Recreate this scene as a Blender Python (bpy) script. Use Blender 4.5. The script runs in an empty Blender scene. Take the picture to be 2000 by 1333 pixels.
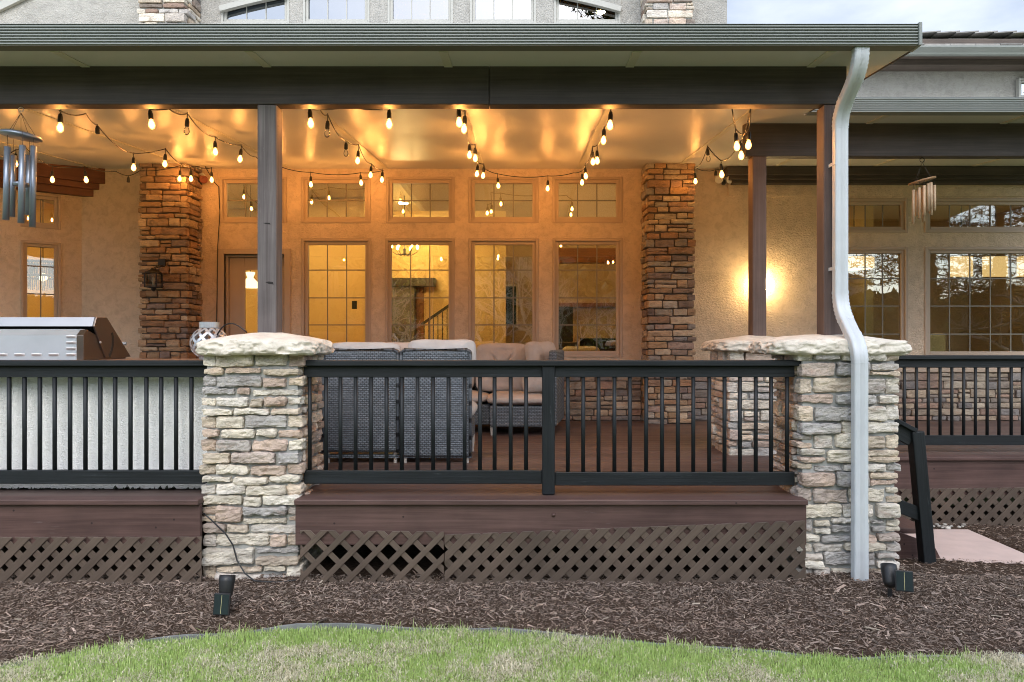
import bpy, bmesh, math, random
import numpy as np
from mathutils import Vector, Matrix, noise
R = math.radians
random.seed(7); rng = np.random.default_rng(7)
scene = bpy.context.scene
COL = scene.collection

# ------------------------------------------------------------------ camera
F = 1400.0; VX = 1018.0; VY = 669.0; EYE = 1.071       # focal length and vanishing point in photo pixels (2000 px wide)
cam_d = bpy.data.cameras.new("camera"); cam = bpy.data.objects.new("camera", cam_d); COL.objects.link(cam)
cam_d.sensor_width = 36; cam_d.lens = F / 2000 * 36
cam_d.shift_x = -(VX - 1000) / 2000; cam_d.shift_y = (VY - 666.5) / 2000
cam_d.clip_start = 0.05; cam_d.clip_end = 3000
cam.location = (0, 0, EYE); cam.rotation_euler = (R(90), 0, 0)
scene.camera = cam
# ------------------------------------------------------------------ sky
SUN_EL, SUN_AZ = 42, 172        # azimuth measured clockwise from +Y
w = bpy.data.worlds.new("World"); scene.world = w; w.use_nodes = True
nt = w.node_tree; nt.nodes.clear()
out = nt.nodes.new("ShaderNodeOutputWorld"); bg = nt.nodes.new("ShaderNodeBackground")
sky = nt.nodes.new("ShaderNodeTexSky"); sky.sky_type = 'NISHITA'; sky.sun_disc = False
sky.sun_elevation = R(SUN_EL); sky.sun_rotation = R(SUN_AZ); sky.air_density = 1.0; sky.dust_density = 1.5; sky.ozone_density = 1.0
tc = nt.nodes.new("ShaderNodeTexCoord"); mp = nt.nodes.new("ShaderNodeMapping"); mp.inputs['Scale'].default_value = (1, 1, 2.6)
nz = nt.nodes.new("ShaderNodeTexNoise"); nz.inputs['Scale'].default_value = 3.2; nz.inputs['Detail'].default_value = 8; nz.inputs['Roughness'].default_value = .55
cr = nt.nodes.new("ShaderNodeValToRGB"); cr.color_ramp.elements[0].position = .36; cr.color_ramp.elements[1].position = .72
cr.color_ramp.elements[0].color = (.10, .10, .10, 1); cr.color_ramp.elements[1].color = (.62, .62, .62, 1)
mx = nt.nodes.new("ShaderNodeMixRGB"); mx.inputs[2].default_value = (8.2, 8.5, 9.0, 1)
L = nt.links
L.new(tc.outputs['Generated'], mp.inputs[0]); L.new(mp.outputs[0], nz.inputs['Vector']); L.new(nz.outputs[0], cr.inputs[0])
# sky brightened towards the sun behind the camera, added to lift the foreground
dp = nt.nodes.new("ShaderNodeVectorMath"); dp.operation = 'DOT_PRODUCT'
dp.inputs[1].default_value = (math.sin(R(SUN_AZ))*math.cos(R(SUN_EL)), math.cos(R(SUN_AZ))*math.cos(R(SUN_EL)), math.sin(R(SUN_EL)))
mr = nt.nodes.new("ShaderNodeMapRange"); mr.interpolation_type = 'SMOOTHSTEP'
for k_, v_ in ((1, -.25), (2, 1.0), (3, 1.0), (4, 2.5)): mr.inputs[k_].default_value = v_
sky_boost = nt.nodes.new("ShaderNodeMixRGB"); sky_boost.blend_type = 'MULTIPLY'; sky_boost.inputs[0].default_value = 1
L.new(tc.outputs['Generated'], dp.inputs[0]); L.new(dp.outputs['Value'], mr.inputs[0]); L.new(mx.outputs[0], sky_boost.inputs[1]); L.new(mr.outputs[0], sky_boost.inputs[2])
L.new(cr.outputs[0], mx.inputs[0]); L.new(sky.outputs[0], mx.inputs[1]); L.new(sky_boost.outputs[0], bg.inputs[0]); L.new(bg.outputs[0], out.inputs[0])
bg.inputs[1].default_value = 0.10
# ------------------------------------------------------------------ sun (veiled, very soft)
sd = bpy.data.lights.new("sun", 'SUN'); sd.energy = 1.1; sd.angle = R(35); sd.color = (1, .97, .93)
so = bpy.data.objects.new("sun", sd); COL.objects.link(so)
_d = Vector((math.sin(R(SUN_AZ)) * math.cos(R(SUN_EL)), math.cos(R(SUN_AZ)) * math.cos(R(SUN_EL)), math.sin(R(SUN_EL))))
so.rotation_euler = (-_d).to_track_quat('-Z', 'Y').to_euler(); so.location = _d * 30
# ------------------------------------------------------------------ exposure / render
scene.view_settings.view_transform = 'Standard'; scene.view_settings.look = 'None'
scene.view_settings.exposure = 0.80; scene.view_settings.gamma = 1
scene.render.engine = 'CYCLES'
cy = scene.cycles
cy.use_denoising = True; cy.filter_width = 1.0
try: cy.denoiser = 'OPENIMAGEDENOISE'; cy.denoising_input_passes = 'RGB_ALBEDO_NORMAL'; cy.denoising_prefilter = 'ACCURATE'
except Exception: pass
cy.max_bounces = 9; cy.diffuse_bounces = 5; cy.glossy_bounces = 3; cy.transmission_bounces = 4; cy.transparent_max_bounces = 12
cy.sample_clamp_indirect = 4.0; cy.caustics_reflective = False; cy.caustics_refractive = False
try: cy.use_light_tree = True
except Exception: pass
BULB_W = 340.0       # emission of the string bulbs

# ================================================================== helpers
def PX(px, Y): return (px - VX) * Y / F
def PZ(py, Y): return EYE - (py - VY) * Y / F

def vnoise(p):
    p = np.asarray(p, float); i = np.floor(p).astype(np.int64); f = p - i; f = f * f * (3 - 2 * f)
    def h(x, y, z):
        n = (x * 374761393 + y * 668265263 + z * 2147483647 * 7 + 1013904223) & 0xffffffff
        n = ((n ^ (n >> 13)) * 1274126177) & 0xffffffff
        n = (n ^ (n >> 16)) & 0xffff
        return n / 65535.0
    r = 0
    for dx in (0, 1):
        for dy in (0, 1):
            for dz in (0, 1):
                wgt = (f[:, 0] if dx else 1 - f[:, 0]) * (f[:, 1] if dy else 1 - f[:, 1]) * (f[:, 2] if dz else 1 - f[:, 2])
                r = r + wgt * h(i[:, 0] + dx, i[:, 1] + dy, i[:, 2] + dz)
    return r
def fnoise(p, o=4, g=.5):
    p = np.asarray(p, float); a = 1; s = 0; t = 0
    for k in range(o):
        s = s + a * (vnoise(p * 2 ** k + 17.3 * k) - .5); t += a; a *= g
    return s / t * 2

class M:
    """collects geometry (world coordinates) and links it as one mesh object"""
    def __init__(s): s.v = []; s.f = []; s.uv = []; s.t = []; s.n = 0
    def add(s, v, f, uv=None, tint=(1, 1, 1)):
        v = np.asarray(v, float).reshape(-1, 3); n = s.n
        s.v.append(v); s.n += len(v)
        tt = np.asarray(tint, float)
        s.t.append(np.tile(tt, (len(v), 1)) if tt.ndim == 1 else tt)
        for k, face in enumerate(f):
            s.f.append([n + i for i in face])
            if uv is not None: s.uv.append(uv[k])
            else:
                P = v[list(face)]; nn = np.cross(P[1] - P[0], P[2] - P[0]); a = np.argmax(np.abs(nn))
                ij = [(1, 2), (0, 2), (0, 1)][a]
                s.uv.append(P[:, ij])
        return s
    def box(s, lo, hi, tint=(1, 1, 1), mat=None, axis=None):
        x0, y0, z0 = lo; x1, y1, z1 = hi
        v = np.array([[x0,y0,z0],[x1,y0,z0],[x1,y1,z0],[x0,y1,z0],[x0,y0,z1],[x1,y0,z1],[x1,y1,z1],[x0,y1,z1]], float)
        f = [(0,3,2,1),(4,5,6,7),(0,1,5,4),(1,2,6,5),(2,3,7,6),(3,0,4,7)]
        d = np.array([x1-x0, y1-y0, z1-z0]); la = int(np.argmax(d)) if axis is None else axis
        off = rng.uniform(0, 20, 2)
        uvs = []
        for k, face in enumerate(f):
            ax = [2,2,1,0,1,0][k]; o = [a for a in (0,1,2) if a != ax]
            if la in o: u, w_ = la, [a for a in o if a != la][0]
            else: u, w_ = o
            uvs.append(v[list(face)][:, [u, w_]] + off)
        if mat is not None: v = np.array([mat @ Vector(p) for p in v])
        return s.add(v, f, uvs, tint)
    def bar(s, a, b, wd, th, up=(0,0,1), tint=(1,1,1)):
        """rectangular bar from a to b; wd along 'side', th along 'up'"""
        a = Vector(a); b = Vector(b); d = (b - a); Ln = d.length; d.normalize()
        side = d.cross(Vector(up))
        if side.length < 1e-4: side = d.cross(Vector((0,1,0)))
        side.normalize(); u = side.cross(d)
        m = Matrix((d, side, u)).transposed().to_4x4(); m.translation = a
        return s.box((0, -wd/2, -th/2), (Ln, wd/2, th/2), tint, m, 0)
    def tube(s, pts, r, n=8, tint=(1,1,1), cap=True):
        pts = [Vector(p) for p in pts]; m = len(pts)
        rs = r if hasattr(r, '__len__') else [r] * m
        v = []; ref = None
        for i, p in enumerate(pts):
            t = (pts[min(i+1, m-1)] - pts[max(i-1, 0)])
            t = t.normalized() if t.length > 1e-9 else Vector((0,0,1))
            if ref is None: ref = Vector((0,0,1)) if abs(t.z) < .9 else Vector((1,0,0))
            a = t.cross(ref)
            if a.length < 1e-5: a = t.cross(Vector((0,1,0)))
            a.normalize(); b = a.cross(t); ref = b.cross(a) if False else ref
            for k in range(n):
                g = 2*math.pi*k/n; v.append(p + (a*math.cos(g) + b*math.sin(g)) * rs[i])
        f = []
        for i in range(m-1):
            for k in range(n):
                k2 = (k+1) % n; f.append((i*n+k, i*n+k2, (i+1)*n+k2, (i+1)*n+k))
        if cap: f.append(tuple(range(n))[::-1]); f.append(tuple((m-1)*n+k for k in range(n)))
        uv = [np.array([[0,0],[.1,0],[.1,.1],[0,.1]]) if len(q) == 4 else np.zeros((len(q),2)) for q in f]
        return s.add([tuple(p) for p in v], f, uv, tint)
    def cyl(s, a, b, r, r2=None, n=16, tint=(1,1,1)):
        return s.tube([a, b], [r, r if r2 is None else r2], n, tint)
    def lathe(s, c, prof, n=20, tint=(1,1,1), mat=None, cap=True):
        v = []
        for (r, z) in prof:
            for k in range(n):
                g = 2*math.pi*k/n; v.append((r*math.cos(g), r*math.sin(g), z))
        f = []; m = len(prof)
        for i in range(m-1):
            for k in range(n):
                k2 = (k+1) % n; f.append((i*n+k, i*n+k2, (i+1)*n+k2, (i+1)*n+k))
        if cap and prof[0][0] > 1e-4 and prof[0] != prof[-1]: f.append(tuple(range(n))[::-1])
        if cap and prof[-1][0] > 1e-4 and prof[0] != prof[-1]: f.append(tuple((m-1)*n+k for k in range(n)))
        v = np.array(v)
        if mat is not None: v = np.array([mat.to_3x3() @ Vector(p) for p in v])
        uv = [np.array([[0,0],[.1,0],[.1,.1],[0,.1]]) if len(q) == 4 else np.zeros((len(q),2)) for q in f]
        return s.add(v + np.array(c), f, uv, tint)
    def prism(s, poly, y0, y1, plane='xz', tint=(1,1,1)):
        """extrude a 2-D polygon (ccw seen from -Y for xz)"""
        n = len(poly)
        def mk(p, d):
            return (p[0], d, p[1]) if plane == 'xz' else ((d, p[0], p[1]) if plane == 'yz' else (p[0], p[1], d))
        v = [mk(p, y0) for p in poly] + [mk(p, y1) for p in poly]
        f = [tuple(range(n)), tuple(range(2*n-1, n-1, -1))]
        for i in range(n):
            j = (i+1) % n; f.append((i, i+n, j+n, j))
        return s.add(v, f, None, tint)
    def grid(s, P, closed_u=False, tint=(1,1,1)):
        """P: (nu, nv, 3)"""
        nu, nv = P.shape[:2]; f = []; uv = []
        for i in range(nu if closed_u else nu-1):
            for j in range(nv-1):
                i2 = (i+1) % nu
                f.append((i*nv+j, i2*nv+j, i2*nv+j+1, i*nv+j+1))
        return s.add(P.reshape(-1,3), f, None, tint)
    def build(s, name, mat, parent=None, bevel=0, smooth=False, seg=2, weld=False):
        me = bpy.data.meshes.new(name)
        v = np.concatenate(s.v) if s.v else np.zeros((0,3))
        if parent is not None:
            off = np.array(world_loc(parent)); v = v - off
        me.from_pydata(v.tolist(), [], s.f)
        uvl = me.uv_layers.new(name="UVMap")
        uvl.data.foreach_set("uv", np.concatenate([np.asarray(u, float) for u in s.uv]).astype(np.float32).ravel())
        ca = me.color_attributes.new("tint", 'FLOAT_COLOR', 'POINT')
        t = np.concatenate(s.t); ca.data.foreach_set("color", np.concatenate([t, np.ones((len(t),1))], 1).astype(np.float32).ravel())
        me.materials.append(mat)
        if smooth: me.polygons.foreach_set("use_smooth", np.ones(len(me.polygons), bool))
        me.update()
        if weld or True:
            bm = bmesh.new(); bm.from_mesh(me)
            if weld: bmesh.ops.remove_doubles(bm, verts=bm.verts, dist=1e-5)
            if len(bm.faces) < 60000: bmesh.ops.recalc_face_normals(bm, faces=bm.faces)
            bm.to_mesh(me); bm.free()
        o = bpy.data.objects.new(name, me); COL.objects.link(o)
        if parent is not None: o.parent = parent
        if bevel:
            b = o.modifiers.new("bevel", 'BEVEL'); b.width = bevel; b.segments = seg; b.limit_method = 'ANGLE'; b.angle_limit = R(40)
        return o
def world_loc(o):
    p = Vector((0,0,0))
    while o is not None: p = p + o.location; o = o.parent
    return p
def tag(o, label, cat, group=None, kind=None):
    o["label"] = label; o["category"] = cat
    if group: o["group"] = group
    if kind: o["kind"] = kind
    return o
def thing(name, label, cat, loc=(0,0,0), group=None):
    o = bpy.data.objects.new(name, None); COL.objects.link(o); o.location = loc; o.empty_display_size = .1
    return tag(o, label, cat, group)
def struct(o, kind='structure'):
    o["kind"] = kind; return o
def copy_part(o, parent, dloc=None):
    c = o.copy(); COL.objects.link(c); c.parent = parent
    if dloc is not None: c.location = o.location + Vector(dloc)
    return c
def copy_tree(o, parent=None):
    c = o.copy(); COL.objects.link(c); c.parent = parent
    for ch in list(o.children): copy_tree(ch, c)
    return c

# ================================================================== materials
def newmat(name):
    m = bpy.data.materials.new(name); m.use_nodes = True; nt = m.node_tree; nt.nodes.clear()
    o = nt.nodes.new("ShaderNodeOutputMaterial"); b = nt.nodes.new("ShaderNodeBsdfPrincipled")
    nt.links.new(b.outputs[0], o.inputs[0])
    return m, nt, b, o
class N:
    def __init__(s, nt): s.nt = nt
    def __call__(s, t, **kw):
        n = s.nt.nodes.new("ShaderNode" + t)
        for k, v in kw.items():
            if k.startswith('_'): setattr(n, k[1:], v)
        return n
    def link(s, a, b): s.nt.links.new(a, b)
    def noise(s, vec, scale, detail=4, rough=.55, dist=0):
        n = s('TexNoise'); n.inputs['Scale'].default_value = scale; n.inputs['Detail'].default_value = detail
        n.inputs['Roughness'].default_value = rough; n.inputs['Distortion'].default_value = dist
        if vec is not None: s.link(vec, n.inputs['Vector'])
        return n.outputs[0]
    def mapping(s, vec, scale=(1,1,1), rot=(0,0,0)):
        n = s('Mapping'); n.inputs['Scale'].default_value = scale; n.inputs['Rotation'].default_value = rot
        s.link(vec, n.inputs[0]); return n.outputs[0]
    def ramp(s, fac, stops):
        n = s('ValToRGB'); e = n.color_ramp.elements
        while len(e) < len(stops): e.new(.5)
        for k, (p, c) in enumerate(stops):
            e[k].position = p; e[k].color = (*c, 1) if len(c) == 3 else c
        s.link(fac, n.inputs[0]); return n.outputs[0]
    def mul(s, a, b, fac=1.0, typ='MULTIPLY'):
        n = s('MixRGB'); n.blend_type = typ
        for i, x in ((0, fac), (1, a), (2, b)):
            if isinstance(x, (int, float)): n.inputs[i].default_value = x
            elif isinstance(x, tuple): n.inputs[i].default_value = (*x, 1)
            else: s.link(x, n.inputs[i])
        return n.outputs[0]
    def math(s, op, a, b=0.0):
        n = s('Math'); n.operation = op
        for i, x in ((0, a), (1, b)):
            if isinstance(x, (int, float)): n.inputs[i].default_value = x
            else: s.link(x, n.inputs[i])
        return n.outputs[0]
    def bump(s, h, strength=.3, dist=.01, nrm=None):
        n = s('Bump'); n.inputs['Strength'].default_value = strength; n.inputs['Distance'].default_value = dist
        s.link(h, n.inputs['Height'])
        if nrm is not None: s.link(nrm, n.inputs['Normal'])
        return n.outputs[0]
    def obj(s): return s('TexCoord').outputs['Object']
    def uv(s): return s('TexCoord').outputs['UV']
    def tint(s):
        n = s('Attribute'); n.attribute_name = "tint"; return n.outputs['Color']

def g3(v): return (v, v, v)
def m_plain(name, col, rough=.6, metal=0, var=.12, scale=6, bump=0, bscale=80, spec=.5):
    m, nt, b, o = newmat(name); n = N(nt); vec = n.obj()
    h = n.noise(vec, scale, 5)
    c = n.mul(tuple(col), n.ramp(h, [(.25, g3(1-var)), (.75, g3(1+var*.4))]))
    c = n.mul(c, n.tint()); n.link(c, b.inputs['Base Color'])
    b.inputs['Roughness'].default_value = rough; b.inputs['Metallic'].default_value = metal
    b.inputs['Specular IOR Level'].default_value = spec
    if bump: n.link(n.bump(n.noise(vec, bscale, 4), bump, .004), b.inputs['Normal'])
    return m
def m_wood(name, c0, c1, rough=.55, fine=70, bump=.25, wear=None, spec=.4, nails=0):
    m, nt, b, o = newmat(name); n = N(nt); uv = n.uv()
    g = n.noise(n.mapping(uv, (1.3, fine, 1)), 1.0, 5, .6, .4)
    big = n.noise(n.mapping(uv, (.8, 9, 1)), 1.0, 4, .6, .8)
    gg = n.math('ADD', n.math('MULTIPLY', g, .6), n.math('MULTIPLY', big, .4))
    c = n.ramp(gg, [(.33, c0), (.66, c1)])
    bl = n.noise(n.obj(), 2.3, 5, .6); c = n.mul(c, n.ramp(bl, [(.3, g3(.75)), (.7, g3(1.12))]))
    if wear:
        wn = n.noise(n.mapping(uv, (3, 26, 1)), 1.0, 6, .75); c = n.mul(c, tuple(wear), n.ramp(wn, [(.63, g3(0)), (.72, g3(.55))]), 'MIX')
    if nails:
        vo = n('TexVoronoi'); vo.inputs['Scale'].default_value = nails; vo.voronoi_dimensions = '2D'; n.link(uv, vo.inputs['Vector'])
        c = n.mul(c, n.ramp(vo.outputs['Distance'], [(.010*nails/2, g3(.25)), (.017*nails/2, g3(1))]))
    c = n.mul(c, n.tint()); n.link(c, b.inputs['Base Color'])
    b.inputs['Roughness'].default_value = rough; b.inputs['Specular IOR Level'].default_value = spec
    n.link(n.bump(gg, bump, .004), b.inputs['Normal'])
    return m
def m_stone(name, bright=1.0, bstr=1.0):
    m, nt, b, o = newmat(name); n = N(nt); vec = n.obj()
    a = n.noise(n.mapping(vec, (7, 7, 14)), 1.0, 8, .62, .3)
    c = n.mul(n.tint(), n.ramp(a, [(.3, (.62,.58,.56)), (.5, (1,1,1)), (.72, (1.2,1.17,1.1))]))
    rust = n.noise(n.mapping(vec, (5, 5, 9)), 1.0, 6, .6, .6)
    c = n.mul(c, (.40*bright, .24*bright, .16*bright), n.ramp(rust, [(.6, g3(0)), (.74, g3(.55))]), 'MIX')
    dark = n.noise(n.mapping(vec, (11, 11, 30)), 1.0, 8, .7, .4)
    c = n.mul(c, n.ramp(dark, [(.28, g3(.42)), (.44, g3(1))]))
    n.link(c, b.inputs['Base Color']); b.inputs['Roughness'].default_value = .9; b.inputs['Specular IOR Level'].default_value = .2
    h1 = n.noise(n.mapping(vec, (22, 22, 60)), 1.0, 8, .65, .5); h2 = n.noise(vec, 180, 4)
    h = n.math('ADD', h1, n.math('MULTIPLY', h2, .25))
    n.link(n.bump(h, bstr, .016), b.inputs['Normal'])
    return m
def m_stucco(name, col, dirt=.25, scale=34, strength=.6, dist=.008, speck=None, mid_v=.82):
    m, nt, b, o = newmat(name); n = N(nt); vec = n.obj()
    big = n.noise(vec, 1.6, 5, .6); c = n.mul(tuple(col), n.ramp(big, [(.3, g3(1-dirt)), (.65, g3(1.04))]))
    mid = n.noise(vec, 9, 6, .65, .6); c = n.mul(c, n.ramp(mid, [(.34, g3(mid_v)), (.55, g3(1.0))]))
    if speck:
        sp = n.noise(n.mapping(vec, (26,26,34)), 1.0, 6, .7, 1.2); c = n.mul(c, tuple(speck), n.ramp(sp, [(.60, g3(0)), (.70, g3(.6))]), 'MIX')
    n.link(c, b.inputs['Base Color']); b.inputs['Roughness'].default_value = .92; b.inputs['Specular IOR Level'].default_value = .15
    h = n.noise(n.mapping(vec, (1,1,1.5)), scale, 6, .6, .8); h2 = n.noise(vec, scale*5, 3)
    hh = n.math('ADD', n.ramp(h, [(.35, g3(0)), (.65, g3(1))]), n.math('MULTIPLY', h2, .3))
    n.link(n.bump(hh, strength, dist), b.inputs['Normal'])
    return m
def m_emit(name, col, st):
    m = bpy.data.materials.new(name); m.use_nodes = True; nt = m.node_tree; nt.nodes.clear()
    o = nt.nodes.new("ShaderNodeOutputMaterial"); e = nt.nodes.new("ShaderNodeEmission")
    e.inputs[0].default_value = (*col, 1); e.inputs[1].default_value = st; nt.links.new(e.outputs[0], o.inputs[0]); return m
def m_glass(name, refl=.18, tint=(.93,.95,.92), wav=.02):
    m = bpy.data.materials.new(name); m.use_nodes = True; nt = m.node_tree; nt.nodes.clear(); n = N(nt)
    o = n('OutputMaterial'); mix = n('MixShader'); tr = n('BsdfTransparent'); gl = n('BsdfGlossy')
    tr.inputs[0].default_value = (*tint, 1); gl.inputs['Roughness'].default_value = 0.0; gl.inputs[0].default_value = (.95,.98,1,1)
    fr = n('Fresnel'); fr.inputs[0].default_value = 1.5
    fac = n.math('MINIMUM', n.math('ADD', n.math('MULTIPLY', fr.outputs[0], 1.2), refl), .95)
    bp = n.bump(n.noise(n.obj(), 2.2, 2), wav, .05); n.link(bp, gl.inputs['Normal'])
    n.link(fac, mix.inputs[0]); n.link(tr.outputs[0], mix.inputs[1]); n.link(gl.outputs[0], mix.inputs[2]); n.link(mix.outputs[0], o.inputs[0])
    return m
def m_wicker(name, c_lo, c_hi):
    m, nt, b, o = newmat(name); n = N(nt)
    br = n('TexBrick'); br.offset = .5; n.link(n.mapping(n.uv(), (1,1,1)), br.inputs['Vector'])
    br.inputs['Scale'].default_value = 1.0; br.inputs['Brick Width'].default_value = .036; br.inputs['Row Height'].default_value = .0165
    br.inputs['Mortar Size'].default_value = .0032; br.inputs['Mortar Smooth'].default_value = .6; br.inputs['Bias'].default_value = 0
    br.inputs['Color1'].default_value = (*c_lo, 1); br.inputs['Color2'].default_value = (*c_hi, 1); br.inputs['Mortar'].default_value = (.026,.031,.036,1)
    var = n.noise(n.mapping(n.uv(), (60, 90, 1)), 1, 2)
    c = n.mul(br.outputs['Color'], n.ramp(var, [(.3, g3(.85)), (.7, g3(1.12))])); n.link(c, b.inputs['Base Color'])
    b.inputs['Roughness'].default_value = .5
    n.link(n.bump(n.math('SUBTRACT', 1.0, br.outputs['Fac']), 1.0, .006), b.inputs['Normal'])
    return m
def m_fabric(name, col):
    m, nt, b, o = newmat(name); n = N(nt); vec = n.obj()
    c = n.mul(tuple(col), n.ramp(n.noise(vec, 5, 5), [(.3, g3(.86)), (.7, g3(1.05))])); n.link(c, b.inputs['Base Color'])
    b.inputs['Roughness'].default_value = .95; b.inputs['Specular IOR Level'].default_value = .1
    h = n.math('ADD', n.noise(vec, 9, 4, .5, .5), n.math('MULTIPLY', n.noise(vec, 400, 2), .1))
    n.link(n.bump(h, .5, .03), b.inputs['Normal']); return m

MAT = {}
MAT['gutter'] = m_plain('sage_aluminium', (.205,.222,.205), .42, 0, .10, 3)
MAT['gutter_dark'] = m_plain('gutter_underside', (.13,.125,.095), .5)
def _ceil():
    m, nt, b, o = newmat('embossed_roof_panel'); n = N(nt); vec = n.obj()
    c = n.mul((.60,.59,.545), n.ramp(n.noise(vec, 1.2, 4), [(.3, g3(.93)), (.7, g3(1.03))])); n.link(c, b.inputs['Base Color'])
    b.inputs['Roughness'].default_value = .36; b.inputs['Specular IOR Level'].default_value = .42
    h = n.noise(vec, 95, 2, .5); n.link(n.bump(h, .30, .004), b.inputs['Normal']); return m
MAT['ceiling'] = _ceil()
MAT['seam'] = m_plain('roof_seam', (.58,.55,.44), .4)
MAT['beam'] = m_wood('dark_stained_beam', (.033,.025,.020), (.070,.055,.047), .6, 60, .3)
MAT['post'] = m_wood('weathered_post', (.070,.056,.054), (.165,.145,.140), .78, 45, .7, wear=(.30,.275,.26), nails=2.5)
MAT['redpost'] = m_wood('brown_post', (.085,.055,.045), (.15,.105,.09), .7, 60, .4)
MAT['cedar'] = m_wood('red_stained_header', (.10,.032,.015), (.17,.058,.026), .5, 45, .25)
MAT['rail'] = m_wood('black_painted_rail', (.006,.0075,.0085), (.018,.022,.025), .5, 60, .8, wear=(.10,.115,.125), spec=.28)
MAT['deck'] = m_wood('brown_deck_board', (.066,.040,.034), (.115,.074,.063), .5, 90, .3, wear=(.17,.115,.10))
MAT['fascia'] = m_wood('brown_rim_board', (.054,.028,.024), (.118,.068,.058), .55, 45, .6, wear=(.15,.12,.115), nails=3.0)
MAT['lattice'] = m_wood('brown_lattice_slat', (.080,.056,.041), (.112,.083,.062), .6, 80, .15)
MAT['stone'] = m_stone('ledge_stone')
MAT['stone_dark'] = m_stone('brown_ledge_stone', .8, .6)
MAT['mortar'] = m_plain('mortar', (.34,.345,.33), .95, 0, .2, 14, .6, 120)
MAT['mortar_dark'] = m_plain('dark_mortar', (.10,.075,.06), .95, 0, .2, 14, .6, 120)
def _cap():
    m, nt, b, o = newmat('cream_capstone'); n = N(nt); vec = n.obj()
    c = n.mul((.66,.61,.525), n.ramp(n.noise(vec, 9, 8, .65), [(.3, (.78,.76,.74)), (.65, (1.05,1.05,1.03))]))
    gz = n('NewGeometry').outputs['Normal']; 
    c = n.mul(c, n.ramp(n.noise(n.mapping(vec, (14,14,40)), 1, 8, .7), [(.28, (.45,.45,.42)), (.42, (1,1,1))]))
    n.link(c, b.inputs['Base Color']); b.inputs['Roughness'].default_value = .9; b.inputs['Specular IOR Level'].default_value = .2
    n.link(n.bump(n.noise(vec, 38, 8, .65), .6, .012), b.inputs['Normal']); return m
MAT['cap'] = _cap()
MAT['stucco'] = m_stucco('warm_lit_stucco', (.63,.495,.375), .16, 30, .65, .009)  # same paint as the upper wall, warmth of the bulb light put into its colour
MAT['stucco_up'] = m_stucco('daylit_stucco', (.40,.39,.36), .12, 34, .8, .008)  # same paint as the wall below, coloured as daylight shows it
MAT['stucco_white'] = m_stucco('white_stucco', (.84,.85,.83), .05, 60, .7, .006, mid_v=.94)
MAT['trim'] = m_plain('taupe_trim', (.40,.305,.23), .55, 0, .06, 4)
MAT['trim_up'] = m_plain('grey_trim', (.38,.38,.35), .55, 0, .06, 4)
MAT['muntin'] = m_plain('olive_muntin', (.17,.15,.115), .5)
MAT['glass'] = m_glass('window_glass', .03)
MAT['glass_mid'] = m_glass('window_glass_coated', .19, (.86,.88,.84))
MAT['glass_wide'] = m_glass('window_glass_wide', .075, (.84,.87,.84))
MAT['glass_up'] = m_glass('window_glass_mirror', .19, (.22,.23,.22), .03)
MAT['glass_clear'] = m_glass('clear_bulb_glass', .03, (.97,.96,.93), 0)
MAT['steel'] = m_plain('stainless_steel', (.40,.385,.37), .33, .95, .10, 4)
MAT['steel_white'] = m_plain('galvanised_panel', (.47,.50,.52), .45, .55, .10, 5)
MAT['steel_brown'] = m_plain('brown_reflection_steel', (.21,.165,.135), .30, .9, .15, 5)  # brown tone is a reflection put into the steel's colour
MAT['black'] = m_plain('black_plastic', (.012,.012,.013), .45)
MAT['bronze'] = m_plain('dark_bronze', (.022,.018,.015), .45, .4)
MAT['chime'] = m_plain('silver_grey_chime', (.20,.235,.29), .38, .6, .08, 5)
MAT['bamboo'] = m_wood('bamboo', (.36,.25,.155), (.50,.37,.245), .6, 40, .2)
MAT['chime_wood'] = m_wood('chime_disc_wood', (.22,.12,.055), (.36,.21,.11), .5, 30, .2)
MAT['string'] = m_plain('thin_cord', (.05,.045,.04), .8)
MAT['white_metal'] = m_plain('white_painted_aluminium', (.52,.55,.57), .35, 0, .10, 6)
MAT['wicker'] = m_wicker('grey_wicker', (.115,.137,.16), (.19,.22,.25))
MAT['cushion'] = m_fabric('taupe_cushion', (.44,.385,.345))
MAT['cushion_light'] = m_fabric('pale_cushion', (.47,.465,.455))
MAT['leg'] = m_plain('pale_furniture_leg', (.45,.42,.38), .5)
MAT['silver'] = m_plain('silver_band', (.50,.53,.56), .35, .6, .1, 5)
MAT['edging'] = m_plain('grey_edging', (.19,.20,.195), .75, 0, .35, 9, .3, 40)
MAT['concrete'] = m_plain('pink_concrete', (.52,.405,.36), .9, 0, .14, 7, .2, 160)
MAT['solar'] = m_plain('solar_cell', (.015,.026,.028), .3, .1)
MAT['pebble'] = m_plain('river_pebble', (.42,.40,.36), .8, 0, .2, 10)
def _soil(name, cols, sc):
    m, nt, b, o = newmat(name); n = N(nt); vec = n.obj()
    c = n.ramp(n.noise(vec, sc, 8, .7), cols); n.link(c, b.inputs['Base Color']); b.inputs['Roughness'].default_value = 1; b.inputs['Specular IOR Level'].default_value = .05
    n.link(n.bump(n.noise(vec, sc*3, 6, .7), .8, .02), b.inputs['Normal']); return m
MAT['mulch'] = _soil('mulch', [(.3, (.028,.018,.012)), (.6, (.080,.055,.040))], 30)
MAT['soil'] = _soil('lawn_ground', [(.3, (.15,.18,.075)), (.5, (.23,.27,.11)), (.7, (.36,.35,.22))], 12)
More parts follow.
